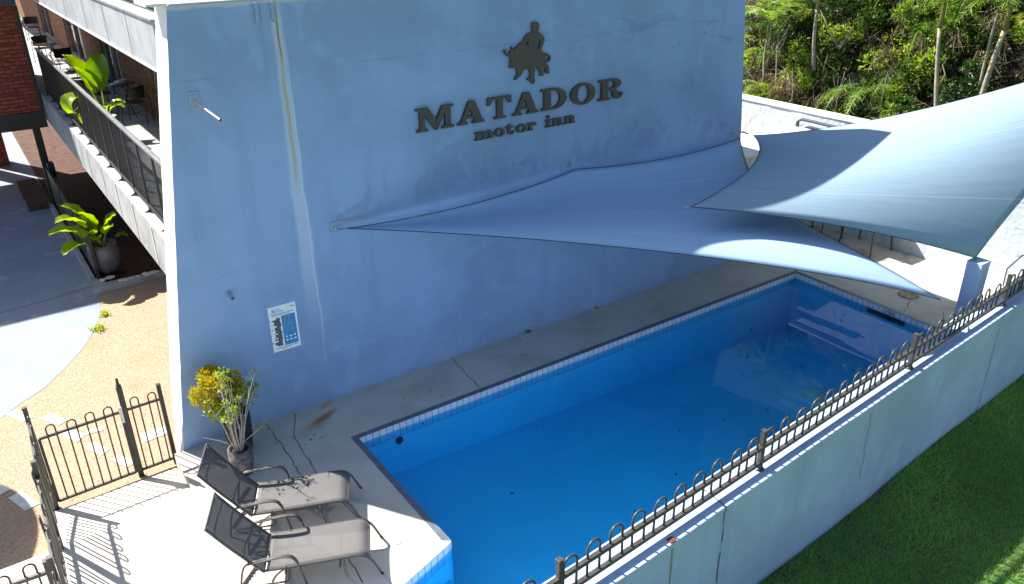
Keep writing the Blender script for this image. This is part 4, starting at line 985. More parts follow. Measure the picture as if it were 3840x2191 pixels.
for i in range(15):
    a = i * 2.4; sp = .05 + .32 * R.random() ** 1.3; H_ = R.uniform(.55, 1.05) if i % 3 else R.uniform(.35, .6)
    if i in (0, 1): sp = .05; H_ = 1.0
    tip = Vector((1.80 + sp * math.cos(a), -.88 + sp * math.sin(a), .32 + H_)); base_ = Vector((1.80 + .04 * math.cos(a), -.88 + .04 * math.sin(a), .32))
    mid = base_.lerp(tip, .5) + Vector((R.uniform(-.03, .03), R.uniform(-.03, .03), .04)); b.tube([base_, base_.lerp(mid, .5) + Vector((R.uniform(-.012, .012), 0, 0)), mid, mid.lerp(tip, .5) + Vector((R.uniform(-.02, .02), R.uniform(-.02, .02), 0)), tip], [.009, .008, .006, .005, .003], 6)
    tips.append(tip)
    for k_ in range(3):
        t2 = mid.lerp(tip, R.uniform(0, .8)); t3 = t2 + Vector((R.uniform(-.12, .12), R.uniform(-.12, .12), R.uniform(.05, .16))); b.tube([t2, t3], [.004, .002], 5)
        if R.random() < .45: tips.append(t3)
t_list = tips + [Vector((2.15, -.95, .62)), Vector((2.02, -.92, .60))]
b.tube([(1.83, -.88, .4), (2.0, -.92, .52), (2.15, -.95, .62)], [.006, .005, .003], 6); b.tube([(1.80, -.86, .35), (1.62, -.78, .48), (1.45, -.72, .56)], [.006, .005, .003], 6)
for tp in t_list:
    n_ = R.randint(7, 16); p_, v_ = blob(n_, tuple(tp), (.025, .025, .025)); vv, qq = leaves(p_, v_ + np.array([0, 0, .6]), NR.uniform(.03, .055, n_), NR.uniform(.014, .024, n_)); f.add(vv, qq, 0, .5, .9)
b.build('bare_stems', MAT['twig'], bs); f.build('foliage', [MAT['lf_bright']], bs)

# ---------------- left: motel wing behind the wall
WX = 3.5; FZ = 2.30
bl = thing('walkway_slab', 'upper walkway of grey painted concrete with an upstand edge behind the wall', 'walkway', (2, 5, 2))
b = MB(); b.box(1.99, WX + .4, .53, 32, 1.78, FZ); b.build('slab', MAT['slab'], bl)
b = MB(); b.box(1.81, 1.988, .53, 32, 1.76, 2.40); b.build('edge_upstand', MAT['slab'], bl, bevel=.008)
for i, y in enumerate((1.9, 3.1, 4.3, 5.5, 6.9, 8.3)):
    MB().box(1.800, 1.808, y, y + .03, 1.80, 2.36).build('panel_joint', MAT['whitetrim'], bl)
rl = thing('walkway_railing', 'black slatted balustrade with a pale handrail along the upper walkway', 'railing', (1.93, 1, 2.4))
MB().bar((1.93, .55, 3.45), (1.93, 12.7, 3.45), .055, .05).build('handrail', plain('worn_pale_handrail', (.32, .33, .34), .35, .4), rl, bevel=.006)
MB().bar((1.93, .55, 2.52), (1.93, 12.7, 2.52), .04, .04).build('bottom_rail', MAT['black'], rl)
yy = np.arange(.6, 12.7, .92)
for i, y in enumerate(yy):
    MB().bar((1.93, y, 2.40), (1.93, y, 3.43), .03, .05).build('post', MAT['black'], rl)
    b = MB(); b.add([(1.93, y - .02, 2.405), (1.85, y + .01, 2.405), (1.93, y + .09, 2.405), (1.945, y, 2.45)], [(0, 1, 2), (0, 3, 1), (1, 3, 2), (2, 3, 0)]); b.build('foot_bracket', MAT['black'], rl)
    if i < len(yy) - 1:
        b = MB()
        for k_ in range(13): b.box(1.926, 1.934, y + .050 + k_ * .065, y + .061 + k_ * .065, 2.53, 3.43)
        b.build('slat_panel', MAT['black'], rl)
# brick wall with openings in plane x = WX
mw = thing('motel_wing', 'two-storey brown brick motel wing with dark glazed doors along the walkway', 'building', (WX, 5, 0))
ops = [(7.0, 8.55, 'far right'), (11.9, 14.0, ''), (16.9, 20.0, ''), (23.2, 26, '')]
b = MB(); prev = .53
for a, c, _ in ops:
    b.box(WX, WX + .22, prev, a, FZ, 4.9); prev = c
    b.box(WX + .001, WX + .22, a, c, 4.45, 4.9)
b.box(WX, WX + .22, prev, 34, FZ, 4.9); b.build('brick_wall', MAT['brick_yz'], mw)
MB().box(WX + .1, WX + .3, .53, 34, -.3, 1.78).build('lower_wall', MAT['brick_yz'], mw)
for a, c, _ in ops:
    o = MB().box(WX + .10, WX + .14, a, c, FZ, 4.45).build('glazed_door', MAT['darkglass'], mw)
    m_ = (a + c) / 2; b = MB()
    for y in (a, m_ - .03, c - .06): b.box(WX + .04, WX + .099, y, y + .06, FZ, 4.45)
    b.box(WX + .04, WX + .099, a + .06, c - .06, 4.39, 4.449); b.box(WX + .04, WX + .099, a + .06, c - .06, FZ + .002, FZ + .06); b.build('door_frame', MAT['cap'], o)
    MB().box(WX + .093, WX + .0985, a + .15, a + .15 + (c - a) * .25, FZ + .1, 4.35).build('curtain', MAT['curtain'], o)
for y in (13.9, 16.2): o = MB().box(2.9, 3.35, y, y + .65, FZ + .002, FZ + .018).build('door_mat', MAT['tyre'], None); setp(o, label=('dark doormat on the walkway nearer the round table' if y < 14 else 'dark doormat on the walkway farther from the round table'), category='doormat')
rf = thing('walkway_roof', 'walkway roof with a deep pale fascia and grey capping', 'roof', (2.1, 3, 4.6))
MB().box(2.05, 2.09, .55, 34, 4.59, 5.13).build('fascia', MAT['fascia'], rf)
for y in (2.0, 3.5, 5.2, 7.2): MB().box(2.046, 2.049, y, y + .012, 4.6, 5.12).build('fascia_joint', MAT['cap'], rf)
MB().box(2.035, 2.06, .55, 34, 4.565, 4.588).build('drip_trim', MAT['whitetrim'], rf)
MB().box(2.03, 2.16, .55, 34, 5.135, 5.16).build('roof_capping', MAT['cap'], rf)
MB().box(2.162, 2.20, .55, 34, 5.135, 5.18).build('white_edge_trim', MAT['whitetrim'], rf)
MB().box(2.10, WX + .4, .55, 34, 4.905, 5.0).build('soffit', MAT['slab'], rf)
b = MB()
b.v = []; ncr = 260
for i in range(ncr + 1):
    y = .56 + i * .042; b.v += [(2.205, y, 5.215 + .014 * (i % 2)), (7, y, 5.215 + .014 * (i % 2))]
b.f = [(2 * i, 2 * i + 1, 2 * i + 3, 2 * i + 2) for i in range(ncr)]; b.mi = [0] * len(b.f); b.build('corrugated_sheet', MAT['roof'], rf)
# building body behind the blue wall (hidden, keeps the wall attached to something)
b = MB(); b.box(4.0, 11.0, .6, 12, -.3, 4.85); b.build('rear_block', MAT['slab'], mw)
MB().box(2.21, 11.0, .54, 14, 5.14, 5.20).build('rear_roof', MAT['roof'], mw)

# raised brick block over the driveway
bb = thing('brick_block', 'red brick upper storey on dark steel beams and posts above the driveway', 'building', (0, 12.8, 2))
MB().box(-12, 1.72, 12.8, 17.3, 2.02, 6.34).build('brick_storey', MAT['brick_xz'], bb)
MB().box(-12, 1.78, 12.72, 12.98, 1.64, 2.018).build('steel_beam', MAT['black'], bb)
MB().box(-12, 1.78, 17.0, 17.3, 1.64, 2.018).build('steel_beam', MAT['black'], bb)
MB().box(-12.2, 1.775, 12.6, 17.5, 6.342, 6.46).build('roof', MAT['roof'], bb)
MB().box(-12, 1.775, 12.70, 12.79, 4.42, 4.9).build('dark_fascia_board', MAT['roof'], bb)
MB().box(1.44, 1.60, 12.72, 12.88, -.3, 1.638).build('steel_post', MAT['black'], bb)
MB().box(1.725, 1.79, 12.8, 14.2, 2.02, 4.4).build('steel_edge_trim', MAT['black'], bb)
for x, l in ((-.2, 1), (.55, 1)):
    o = MB().box(x, x + .42, 17.6, 18.1, -.3, 2.6).build('brick_pier', MAT['brick_xz'], None); setp(o, label='red brick pier under the raised block, ' + ('farther left' if x < 0 else 'beside the black post'), category='pier', group='brick piers under the raised block')
o = MB().box(1.52, 1.66, 12.3, 12.6, .5, .85).build('meter_box', MAT['black'], None); setp(o, label='small black box fixed beside the foot of the dark steel post', category='box')
# low black railing along the paving
lr = thing('low_railing', 'low black panelled railing between driveway and brick paving', 'railing', (1.5, 7, -.3))
MB().bar((1.5, 7.0, 1.0 - .3 + .0), (1.5, 12.6, .7), .04, .04).build('top_rail', MAT['steel'], lr)
MB().box(1.49, 1.51, 7.02, 12.6, -.24, .66).build('infill_panel', MAT['black'], lr)
for y in (7.0, 8.85, 10.7, 12.55): MB().box(1.475, 1.525, y - .025, y + .025, -.3, .69).build('post', MAT['black'], lr)
MB().box(1.36, 1.44, 7.1, 12.6, -.31, -.19).build('kerb_edge', MAT['slab'], None, kind='structure')
# dark steps strip at the far post
MB().box(.9, 1.35, 12.6, 15.2, -.3, -.17).build('raised_pad', MAT['paving'], None, kind='structure')
# parked car under the block
car = thing('parked_car', 'orange car parked in shade under the raised brick block', 'car', (-1.0, 19.3, -.3))
def cpoly(z0, z1, xs_, y0, y1, name, m, par):
    b = MB(); b.prism([(xs_[0], y0), (xs_[1], y0), (xs_[1], y1), (xs_[0], y1)], z0, z1); return b.build(name, m, par, bevel=.06)
body = cpoly(-.02, .55, (-2.3, .1), 18.6, 22.6, 'body', MAT['carp'], car)
b = MB(); b.add([(-2.2, 19.6, .54), (0, 19.6, .54), (0, 22.3, .54), (-2.2, 22.3, .54), (-2.0, 20.3, 1.1), (-.2, 20.3, 1.1), (-.2, 21.8, 1.1), (-2.0, 21.8, 1.1)], [(0, 3, 2, 1), (4, 5, 6, 7), (0, 1, 5, 4), (1, 2, 6, 5), (2, 3, 7, 6), (3, 0, 4, 7)])
b.build('cabin_glass', MAT['darkglass'], car, bevel=.03)
MB().box(-1.95, -.25, 20.35, 21.75, 1.102, 1.15).build('roof_panel', MAT['carp'], car, bevel=.02)
for x in (-2.2, -.25):
    for y in (19.4, 21.8):
        o = MB().tube([(x, y, .02), (x + .2, y, .02)], .32, 20).build('wheel', MAT['tyre'], car)
        MB().tube([(x + .205, y, .02), (x + .215, y, .02)], .18, 16).build('rim', MAT['galv'], o)
for x in (-2.05, -.35): MB().box(x, x + .3, 18.575, 18.63, .28, .42).build('headlight', MAT['lamp'], car, bevel=.02)
MB().box(-2.28, .08, 18.56, 18.61, -.0, .2).build('bumper', MAT['whitetrim'], car, bevel=.02)

# chairs and tables on the walkway
def tub_chair():
    rt = thing('balcony_chair', '', 'chair', (0, 0, 0), 'wicker chairs on the walkway')
    o = MB().lathe([(0, 0), (.19, 0), (.2, .012), (.19, .024), (0, .024)], (0, 0, .42), 20).build('seat', MAT['wicker'], rt, local=True)
    b = MB(); n_ = 14
    for i in range(n_ + 1):
        a = math.radians(-65 + 130 * i / n_) + math.pi; x, y = .22 * math.cos(a), .23 * math.sin(a); b.v += [(x, y, .52), (x * 1.08, y * 1.08, .76)]
    b.f = [(2 * i, 2 * i + 2, 2 * i + 3, 2 * i + 1) for i in range(n_)]; b.mi = [0] * n_
    o = b.build('backrest', MAT['wicker'], rt, local=True); s_ = o.modifiers.new('t', 'SOLIDIFY'); s_.thickness = .015
    b = MB(); pts = [(.24, -.24, .60), (.05, -.27, .64)] + [(.25 * math.cos(a), .25 * math.sin(a), .72) for a in np.linspace(math.radians(-115), math.radians(-245), 9)] + [(.05, .27, .64), (.24, .24, .60)]
    b.tube(pts, .011, 8).build('arm_rail', MAT['black'], rt, local=True, smooth=True)
    for x, y, tx, ty, tz in ((.20, -.2, .24, -.24, .60), (.20, .2, .24, .24, .60), (-.26, -.18, -.17, -.18, .72), (-.26, .18, -.17, .18, .72)):
        MB().tube([(x + (.03 if x > 0 else 0), y * 1.05, 0), (x, y, .42), (tx, ty, tz)], .010, 8).build('leg', MAT['black'], rt, local=True, smooth=True)
    b = MB(); b.tube([(.2, -.2, .2), (-.2, .18, .2)], .007, 6); b.tube([(.2, .2, .205), (-.2, -.18, .205)], .007, 6); b.build('cross_brace', MAT['black'], rt, local=True)
    return rt
c0 = tub_chair(); c0.location = (3.10, 8.75, FZ); c0.rotation_euler = (0, 0, math.radians(150)); c0['label'] = 'black wicker armchair nearest the big wall, facing the round table'
dup(c0, (2.72, 10.15, FZ), 'black wicker armchair on the far side of the round table', math.radians(-30))
dup(c0, (2.75, 15.6, FZ), 'wicker armchair in the middle of the walkway facing away', math.radians(100))
dup(c0, (2.62, 18.4, FZ), 'wicker armchair by the handrail farther down the walkway', math.radians(-70))
dup(c0, (3.0, 24.2, FZ), 'wicker armchair at the dark far end of the walkway', math.radians(-100))
def rtable(loc, label):
    t_ = thing('round_table', label, 'table', loc, 'round tables on the walkway'); ORG[t_.name] = Vector((0, 0, 0))
    MB().lathe([(0, 0), (.30, 0), (.31, .01), (.30, .02), (0, .02)], (0, 0, .70), 28).build('table_top', MAT['darkglass'], t_, local=True)
    for i in range(4):
        a = i * math.pi / 2 + .7; MB().tube([(.26 * math.cos(a), .26 * math.sin(a), 0), (.1 * math.cos(a), .1 * math.sin(a), .4), (.24 * math.cos(a), .24 * math.sin(a), .70)], .010, 8).build('leg', MAT['black'], t_, local=True)
    return t_
rtable((3.02, 9.45, FZ), 'round dark glass table carrying folded towels on the walkway')
r2 = rtable((2.55, 16.9, FZ), 'round dark table standing farther down the walkway')
for i in range(2):
    o = MB().box(-.15, .15, -.07, .07, 0, .025).build('folded_towel', MAT['cloth'], None, local=True, bevel=.008); o.location = (2.96 + .1 * i, 9.38 + .1 * i, FZ + .722 + .027 * i); o.rotation_euler = (0, 0, .5 + .25 * i)
    setp(o, label=('pale folded towel lying lowest on the round table' if i == 0 else 'pale folded towel lying on top of another on the round table'), category='towel')

# potted broad-leaf plants
pb2 = pot('large_planter', 'rounded dark grey planter standing on the kerb by the brick paving', (1.73, 7.28), [(0, 0), (.18, 0), (.26, .15), (.30, .34), (.285, .52), (.26, .60), (.235, .60), (.23, .53), (0, .52)], MAT['potgrey'], -.19, .51, .22, 'planter')
bp = thing('broadleaf_plant', 'broad-leaved green plant spreading out of the grey planter', 'plant', (1.73, 7.28, .27))
f = Fol(); bx = (1.73, 7.28, .33)
for az, el, st, L_, W_, tn, bd in ((200, 62, .38, .52, .17, .9, .9), (185, 45, .30, .55, .18, .85, .8), (215, 25, .30, .45, .17, .6, .7), (160, 70, .40, .45, .17, .7, .6), (235, 55, .30, .36, .16, .5, 1.2), (250, 50, .22, .26, .10, .55, 1.0), (140, 45, .2, .42, .16, .3, .8), (300, 60, .25, .28, .12, .6, .6), (340, 68, .30, .28, .13, .5, .5), (20, 62, .28, .30, .12, .95, .4), (350, 30, .22, .2, .1, .4, .9), (120, 60, .25, .4, .15, .3, .8), (60, 40, .2, .3, .13, .3, .9), (205, 80, .30, .42, .15, .6, .6)):
    bigleaf(f, bx, math.radians(az), math.radians(el), st * 1.4, L_ * 1.2, W_ * 2.0, 0, tn, bd * .75)
f.build('leaves', [MAT['lf_big']], bp)
pb3 = pot('walkway_pot', 'brown cylindrical pot on the upper walkway behind the balustrade', (2.42, 7.75), hollow(.13, .16, .42), MAT['potgrey'], FZ, .37, .13)
bp = thing('tall_broadleaf_plant', 'tall bright green broad-leaved plant leaning over the balustrade', 'plant', (2.3, 7.95, FZ + .37))
f = Fol()
for ox, oy, oz, az, el, st, L_, W_, tn, bd in ((0, 0, 0, 140, 72, .55, .78, .46, .8, .25), (0, 0, 0, 60, 80, .55, .70, .44, .25, .3), (0, 0, 0, 190, 78, .50, .62, .36, .5, .3), (0, 0, 0, 205, 52, .50, .62, .40, .95, 1.8), (0, 0, 0, 215, 30, .35, .40, .18, .6, 1.6), (0, 0, 0, 320, 50, .22, .34, .15, .95, .9), (0, 0, 0, 290, 60, .25, .30, .14, .6, .9), (0, 0, 0, 350, 60, .25, .34, .12, .9, 1.1), (0, 0, 0, 240, 10, .3, .3, .15, .5, 1.5)):
    bigleaf(f, (2.38, 7.8, FZ + .38), math.radians(az), math.radians(el), st, L_, W_, 0, tn, bd)
f.build('leaves', [MAT['lf_big']], bp)
# weeds along the driveway joint
def tuft(name, label, c, n_, r_, h_, mat, cat='weed', group=None):
    f = Fol(); p_ = np.array(c) + np.c_[NR.normal(size=(n_, 2)) * r_, np.zeros(n_)]; d_ = np.c_[NR.normal(size=(n_, 2)) * .7, np.ones(n_)]
    vv, qq = leaves(p_, d_, NR.uniform(.5, 1, n_) * h_, h_ * .18); f.add(vv, qq, 0, .7, .6); o = f.build(name, [mat]); setp(o, label=label, category=cat, group=group); return o
tuft('weed', 'yellow-green weed tuft at the driveway edge just below the shade line', (1.30, 5.45, -.29), 90, .04, .1, MAT['lf_bright'], group='weeds in the driveway joint')
tuft('weed', 'yellow-green weed tuft at the driveway edge farther down the curve', (1.10, 4.92, -.29), 110, .05, .11, MAT['lf_bright'], group='weeds in the driveway joint')

tuft('weed', 'tiny weed growing where the deck meets the foot of the blue wall', (6.75, -.03, 0), 40, .02, .07, MAT['lf_mid'])
tuft('weed', 'tiny weed in the wall foot joint farther along the deck', (8.2, -.03, 0), 30, .02, .06, MAT['lf_bright'])
for i in range(26):
    o = proto.copy(); col.objects.link(o); x = R.choice((R.uniform(1.6, 3.1), R.uniform(3.3, 12.0), R.uniform(12.4, 14.5))); y = R.uniform(-.9, -.05) if x < 12.2 else R.uniform(-4, -.3)
    o.location = (x, y, .006); o.rotation_euler = (0, 0, R.uniform(0, 6)); q_ = R.uniform(.5, 1.1); o.scale = (q_, q_, q_)
    setp(o, label='small dry brown leaf lying on the concrete pool deck', category='leaf', group='dry leaves on the deck')
# unseen round blocker added out of frame to cast the curved shadow at left
um = thing('patio_umbrella', 'round beige umbrella shading the ground left of the side fence', 'umbrella', (-3.62, 2.95, -.3))
MB().lathe([(1.85, 0), (1.2, .18), (.5, .36), (.02, .5), (.01, .48), (.5, .34), (1.2, .16), (1.84, -.02)], (-3.62, 2.95, 2.65), 48).build('canopy', MAT['canvas'], um)
MB().tube([(-3.62, 2.95, -.25), (-3.62, 2.95, 3.15)], .03, 10).build('pole', MAT['galv'], um)
MB().lathe([(0, 0), (.32, 0), (.3, .08), (.05, .1), (0, .1)], (-3.62, 2.95, -.3), 24).build('base', MAT['slab'], um)

# ---------------- planted bank at right (a steep overgrown face behind the boundary wall)
def bankt(x, y): return min(1, max(0, (y - (2.75 + (x - 14.7) * .80)) / .4))
def bankz(x, y):
    h = min(1.7 + max(0, x - 15.4) * 1.5, 6.6) + .12 * math.sin(x * 2.1 + y * .9) + .1 * math.sin(y * 2.3); t = bankt(x, y)
    return h * (1 - t) + 1.2 * t
def facex(z): return 15.4 + (z - 1.7) / 1.5
b = MB(); nx, ny = 44, 64
for j in range(ny):
    for i in range(nx): x = 14.99 + i * .14 * (1 + i * .08); y = -14 + j * .45; b.v.append((x, y, bankz(x, y)))
b.f = [(j * nx + i, j * nx + i + 1, (j + 1) * nx + i + 1, (j + 1) * nx + i) for j in range(ny - 1) for i in range(nx - 1)]; b.mi = [0] * len(b.f)
struct(b, 'planted_bank', MAT['bank'])
f = Fol(); mats_u = [MAT['lf_dark'], MAT['lf_mid'], MAT['lf_bright'], MAT['lf_dead']]
for i in range(760):
    z = 1.75 + 4.0 * R.random() ** 1.15; y = R.uniform(-4.6, 5.6); x = max(15.22, facex(z) - .08 - .5 * R.random() ** 1.5)
    if bankt(x, y) > .05: continue
    gx = math.sin(z * 2.1 + y * .8) + math.sin(y * 1.9 - z * 1.3) + R.uniform(-1, 1)
    typ = 0 if gx < .35 else 1 if gx < 1.2 else 2 if gx < 1.7 else 3
    if R.random() < .16: typ = 3
    r_ = R.uniform(.10, .30)
    if typ == 3:
        n_ = 38; p_, v_ = blob(n_, (x, y, z), (.1, r_, r_), shell=.0); vv, qq = leaves(p_, v_ * .4 + np.array([-.2, 0, -1.0]) + NR.normal(size=v_.shape) * .4, NR.uniform(.15, .5, n_), .013)
    else:
        n_ = int((300 if typ == 0 else 190 if typ == 1 else 110) * r_ / .2 * .55); p_, v_ = blob(n_, (x, y, z), (r_ * .8, r_, r_ * .8), shell=.4)
        L_ = {0: .07, 1: .10, 2: .13}[typ] * R.uniform(.7, 1.35); vv, qq = leaves(p_, v_ + NR.normal(size=v_.shape) * .6 + np.array([-.3, 0, .3]), NR.uniform(.6, 1.2, n_) * L_, NR.uniform(.35, .6, n_) * L_)
    f.add(vv, qq, typ, R.random(), .7)
    if i % 11 == 0:
        tn_ = R.random(); mt_ = R.choice((1, 1, 2, 2))
        for k_ in range(6): frond(f, (x, y, z), R.uniform(2.0, 4.9), R.uniform(.45, .8), R.uniform(.3, 1.0), R.uniform(.7, 1.3), 16, .2, .018, mt_, tn_)
for i in range(90):
    z = R.uniform(1.8, 4.6); x = facex(z) - R.uniform(.1, .55); y = R.uniform(-4, 4.5)
    if bankt(x, y) > .05: continue
    p_ = [np.array((max(15.2, x) + R.uniform(-.05, .05) * k_, y + k_ * R.uniform(-.12, .12), z + k_ * R.uniform(.06, .2))) for k_ in range(5)]; w_ = np.array((0, R.uniform(.005, .014), 0))
    vv = np.concatenate([np.array(p_) - w_, np.array(p_) + w_]); k_ = np.arange(4); qq = np.concatenate([np.stack([k_, k_ + 1, k_ + 5], 1), np.stack([k_ + 1, k_ + 6, k_ + 5], 1)]); f.add(vv, qq, 3, R.uniform(.2, 1), .1)
o = f.build('undergrowth', mats_u); setp(o, label='tangled undergrowth of leaves, stems and dead fronds covering the steep bank', category='undergrowth', kind='stuff')
# bare branches tangled in it
def shrub(name, label, c, r_, n_, mats, L_, cat='shrub', typ=0, tn=None, group=None, clumps=7):
    rt = thing(name, label, cat, c, group); f = Fol(); b = MB()
    for k_ in range(clumps):
        a = R.uniform(0, 6.28); q_ = R.uniform(.2, .75) * r_; cc = (c[0] + q_ * math.cos(a), c[1] + q_ * math.sin(a), c[2] + R.uniform(.35, 1.15) * r_); rr = r_ * R.uniform(.28, .5)
        p_, v_ = blob(n_ // clumps, cc, (rr, rr, rr * .8), shell=.4); m_ = len(p_)
        vv, qq = leaves(p_, v_ + NR.normal(size=v_.shape) * .6 + np.array([0, 0, .4]), NR.uniform(.6, 1.2, m_) * L_, NR.uniform(.3, .5, m_) * L_); f.add(vv, qq, 0, R.random() if tn is None else tn, .6)
        b.tube([c, (c[0] * .5 + cc[0] * .5 + R.uniform(-.08, .08), c[1] * .5 + cc[1] * .5, c[2] * .4 + cc[2] * .6), cc], [.025, .015, .006], 6)
    f.build('foliage', mats, rt); b.build('branches', MAT['twig'], rt); return rt
def on_bank(y, z, out=.25): return (max(15.25, facex(z) - out), y, z)
shrub('broadleaf_bush', 'bright yellow-green broad-leaved bush just beside the wall edge above the boundary wall', (15.3, 2.55, 1.85), .32, 130, [MAT['lf_bright']], .17, clumps=5)
shrub('leafy_bush', 'small sunlit bush resting on the boundary wall behind the pipe frame', (15.35, -.25, 1.85), .3, 220, [MAT['lf_mid']], .09, tn=.9, clumps=5)
shrub('leafy_bush', 'glossy broad-leaved bush low in the middle of the bank', on_bank(-.7, 2.1), .42, 300, [MAT['lf_mid']], .15, tn=.9)
shrub('leafy_bush', 'sunlit yellow-green bush high in the middle of the bank', on_bank(1.4, 3.4, .35), .42, 330, [MAT['lf_bright']], .13)
shrub('dense_bush', 'dense small-leaved dark bush at the top left of the bank', on_bank(3.1, 3.0, .2), .62, 1300, [MAT['lf_dark']], .07, clumps=10)
shrub('dense_bush', 'dark dense bush between the two pale palm trunks', on_bank(-1.7, 2.6), .5, 650, [MAT['lf_dark']], .10)
shrub('dense_bush', 'dark bush in the top right corner of the bank', on_bank(-2.4, 3.9), .55, 600, [MAT['lf_dark']], .12)
shrub('leafy_bush', 'pale green leafy bush high above the middle of the bank', on_bank(.3, 3.9), .45, 420, [MAT['lf_mid']], .13, tn=.7)
def deadpile(label, c, r_, n_):
    f = Fol(); p_, v_ = blob(n_, c, (r_ * .5, r_ * .8, r_), shell=.0); vv, qq = leaves(p_, v_ * .3 + np.array([-.2, 0, -.8]) + NR.normal(size=v_.shape) * .6, NR.uniform(.08, .38, n_), .011); f.add(vv, qq, 0, .75, .6)
    o = f.build('dead_frond_heap', [MAT['lf_dead']]); setp(o, label=label, category='dead fronds')
deadpile('hanging heap of dry tan fronds near the left end of the bank', (15.45, 2.1, 2.55), .45, 420)
deadpile('grey brown dead fronds hanging high on the right of the bank', on_bank(-1.5, 4.1, .4), .4, 220)
def palm(label, base, top, r_, nf, fl_, tn=.6, group='slender palms on the bank'):
    rt = thing('slender_palm', label, 'palm', base, group); base = Vector(base); top = Vector(top)
    pts = [base.lerp(top, t_) + Vector((0, .04 * math.sin(t_ * 3), 0)) for t_ in np.linspace(0, 1, 8)]
    MB().tube(pts, [r_ * (1 - .25 * i / 7) for i in range(8)], 10).build('trunk', MAT['trunk'], rt, smooth=True)
    MB().tube([top, top + Vector((0, 0, .3)), top + Vector((0, 0, .55))], [r_ * .95, r_ * .8, r_ * .3], 10).build('crownshaft', plain('olive_crownshaft', (.24, .20, .05), .5, var=.5, scale=3), rt, smooth=True)
    f = Fol(); tp = tuple(top + Vector((0, 0, .45)))
    for k_ in range(nf): frond(f, tp, k_ * 2.4 + R.uniform(-.3, .3), fl_ * R.uniform(.8, 1.1), R.uniform(.8, 1.5), R.uniform(.7, 1.2), 22, .32, .03, 0, tn)
    f.build('crown', [MAT['lf_mid']], rt); return rt
palm('slim pale palm trunk right of the middle of the bank, nearly upright', (15.35, -1.63, 1.8), (15.35, -1.17, 4.15), .045, 8, 1.1)
palm('leaning pale palm trunk at the far right of the bank', (15.5, -2.1, 2.2), (15.5, -2.25, 4.2), .055, 8, 1.1)
palm('thin palm stem leaning beside the thicker right-hand one', (15.7, -2.0, 2.3), (15.65, -2.0, 4.5), .032, 7, 1.0)
palm('palm trunk near the top left of the bank with its foot in bushes', (15.9, 1.75, 2.9), (15.85, 1.85, 4.2), .045, 8, 1.0)
palm('young bright palm in the top left corner beside the wall edge', (15.5, 2.75, 2.6), (15.5, 2.8, 3.5), .03, 9, .8, tn=.95)
for i, (x, y, z, hh) in enumerate(((15.3, 1.85, 1.7, 1.3), (15.3, 1.15, 1.8, .8), (15.4, .75, 2.2, .9), (15.4, .35, 2.2, .8), (15.35, 2.3, 2.6, 1.3), (15.5, -.2, 2.4, .8))):
    b = MB(); b.tube([(x, y, z), (x, y + R.uniform(-.1, .15), z + hh * .6), (x, y - .1 + R.uniform(-.2, .3), z + hh)], [.013, .010, .004], 6)
    for k_ in range(3):
        z2 = z + hh * R.uniform(.5, .62); dy = R.uniform(-.22, .22); b.tube([(x, y + .02, z2), (x - .03, y + dy * .6, z2 + .12), (x - .05, y + dy, z2 + hh * R.uniform(.25, .4))], [.007, .005, .003], 5)
    o = b.build('bare_branch', MAT['twig']); setp(o, label=['pale bare branch rising from the boundary wall left of the pipe frame', 'pale bare branch just above the pipe frame', 'thin bare branch near the middle left of the bank', 'thin bare branch in the centre of the bank', 'tall pale bare branch above the dry tan fronds', 'forked bare branch in the middle right of the bank'][i], category='branch', group='bare branches on the bank')
# far breeze-block wall and bare earth seen left of the bank
o = MB().box(21.0, 21.2, 7.4, 16, 1.2, 2.7).build('lattice_wall', MAT['lattice'], None); setp(o, label='cream patterned block wall behind the left end of the bank', category='wall')
struct(MB().add([(15.0, 3.3, 1.24), (21.0, 8.0, 1.24), (21.0, 16, 1.24), (15.0, 16, 1.24)], [(0, 1, 2, 3)]), 'bare_earth', MAT['earth'])

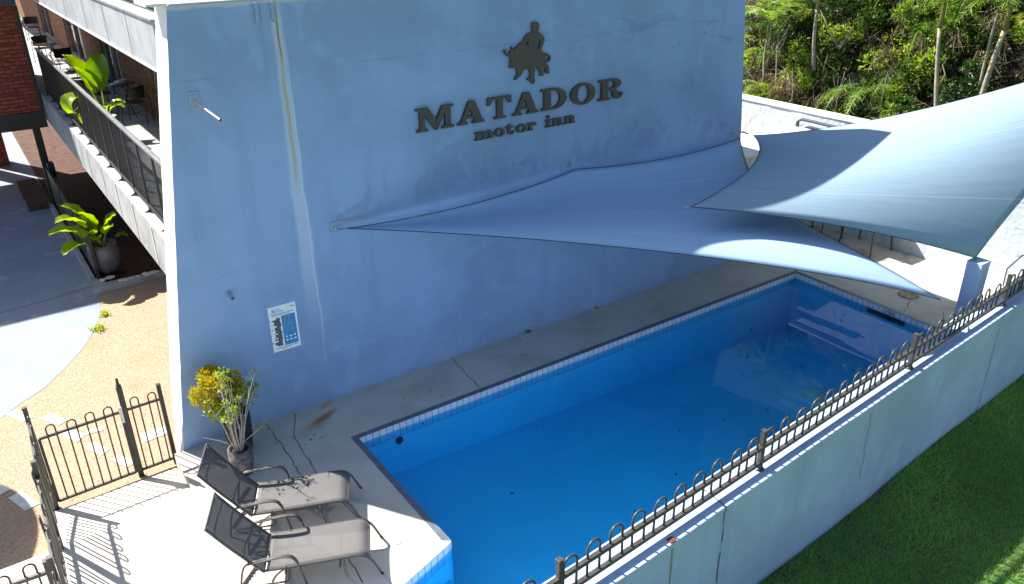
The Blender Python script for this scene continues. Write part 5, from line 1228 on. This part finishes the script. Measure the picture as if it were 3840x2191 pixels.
# ---------------- lawn blades (one mass)
n_ = 120000
x = NR.uniform(5.0, 16.0, n_); y = yo(x) - .02 - (NR.rand(n_) ** 1.0) * 4.2
keep = y > -9.2 + 0 * x; x = x[keep]; y = y[keep]; n_ = len(x)
cl_ = np.sin(x * 2.3 + 1.1 * np.sin(y * 1.7)) + np.sin(y * 3.1 - x * .7)
L_ = (.06 + .05 * NR.rand(n_)) * (1 + .35 * (cl_ > .7)) + .08 * (NR.rand(n_) < .01)
d_ = np.c_[NR.normal(size=(n_, 2)) * .75, np.ones(n_)]; d_ /= np.linalg.norm(d_, axis=1, keepdims=True)
base_ = np.c_[x, y, lawnz(x, y) - .004]; side_ = np.c_[NR.normal(size=(n_, 2)), np.zeros(n_)]; side_ /= np.linalg.norm(side_, axis=1, keepdims=True)
w_ = .010; p0 = base_ - side_ * w_ / 2; p1 = base_ + side_ * w_ / 2; p2 = base_ + d_ * L_[:, None] + np.c_[np.zeros((n_, 2)), -L_ * .1]
vs = np.stack([p0, p1, p2], 1).reshape(-1, 3); qs = np.arange(n_ * 3).reshape(-1, 3)
npmesh('grass', vs, qs, MAT['grass'], rnd=np.clip(.35 + .22 * cl_ + NR.normal(size=n_) * .2, 0, 1), label='thick green lawn growing up to the retaining wall', category='grass', kind='stuff')


# ------------------------------------------------------------------ camera, light, world
cam = bpy.data.cameras.new('Camera'); co = bpy.data.objects.new('Camera', cam); col.objects.link(co)
rot = Matrix(((0.8192993782647668, 0.2550031495673219, -0.5135386280365992), (-0.5732449080704937, 0.34590059056501293, -0.7427940877645881), (-0.011781517144149546, 0.9029541379037593, 0.4295753958227365)))
co.matrix_world = Matrix.Translation((0, -9.34, 6.2)) @ rot.to_4x4()
cam.lens = 28.19; cam.sensor_width = 36; cam.clip_end = 1500; cam.clip_start = .1; sc.camera = co
sl = bpy.data.lights.new('Sun', 'SUN'); sl.energy = 5.0; sl.angle = math.radians(.53); sl.color = (1, .95, .87)
so = bpy.data.objects.new('Sun', sl); col.objects.link(so); so.rotation_euler = Vector(SUNV).to_track_quat('-Z', 'Y').to_euler(); so.location = (-10, 20, 20)
wd = bpy.data.worlds.new('World'); sc.world = wd; wd.use_nodes = True; nt = wd.node_tree
sk = nt.nodes.new('ShaderNodeTexSky'); sk.sky_type = 'NISHITA'; sk.sun_disc = False
sk.sun_elevation = math.atan2(1, math.hypot(.46, .97)); sk.sun_rotation = math.atan2(-.46, .97)
nt.links.new(sk.outputs[0], nt.nodes['Background'].inputs[0]); nt.nodes['Background'].inputs[1].default_value = .076
sc.view_settings.view_transform = 'Standard'; sc.view_settings.look = 'None'; sc.view_settings.exposure = 1.4; sc.view_settings.gamma = 1
sc.render.resolution_x = 1024; sc.render.resolution_y = 584
sc.cycles.transparent_max_bounces = 16
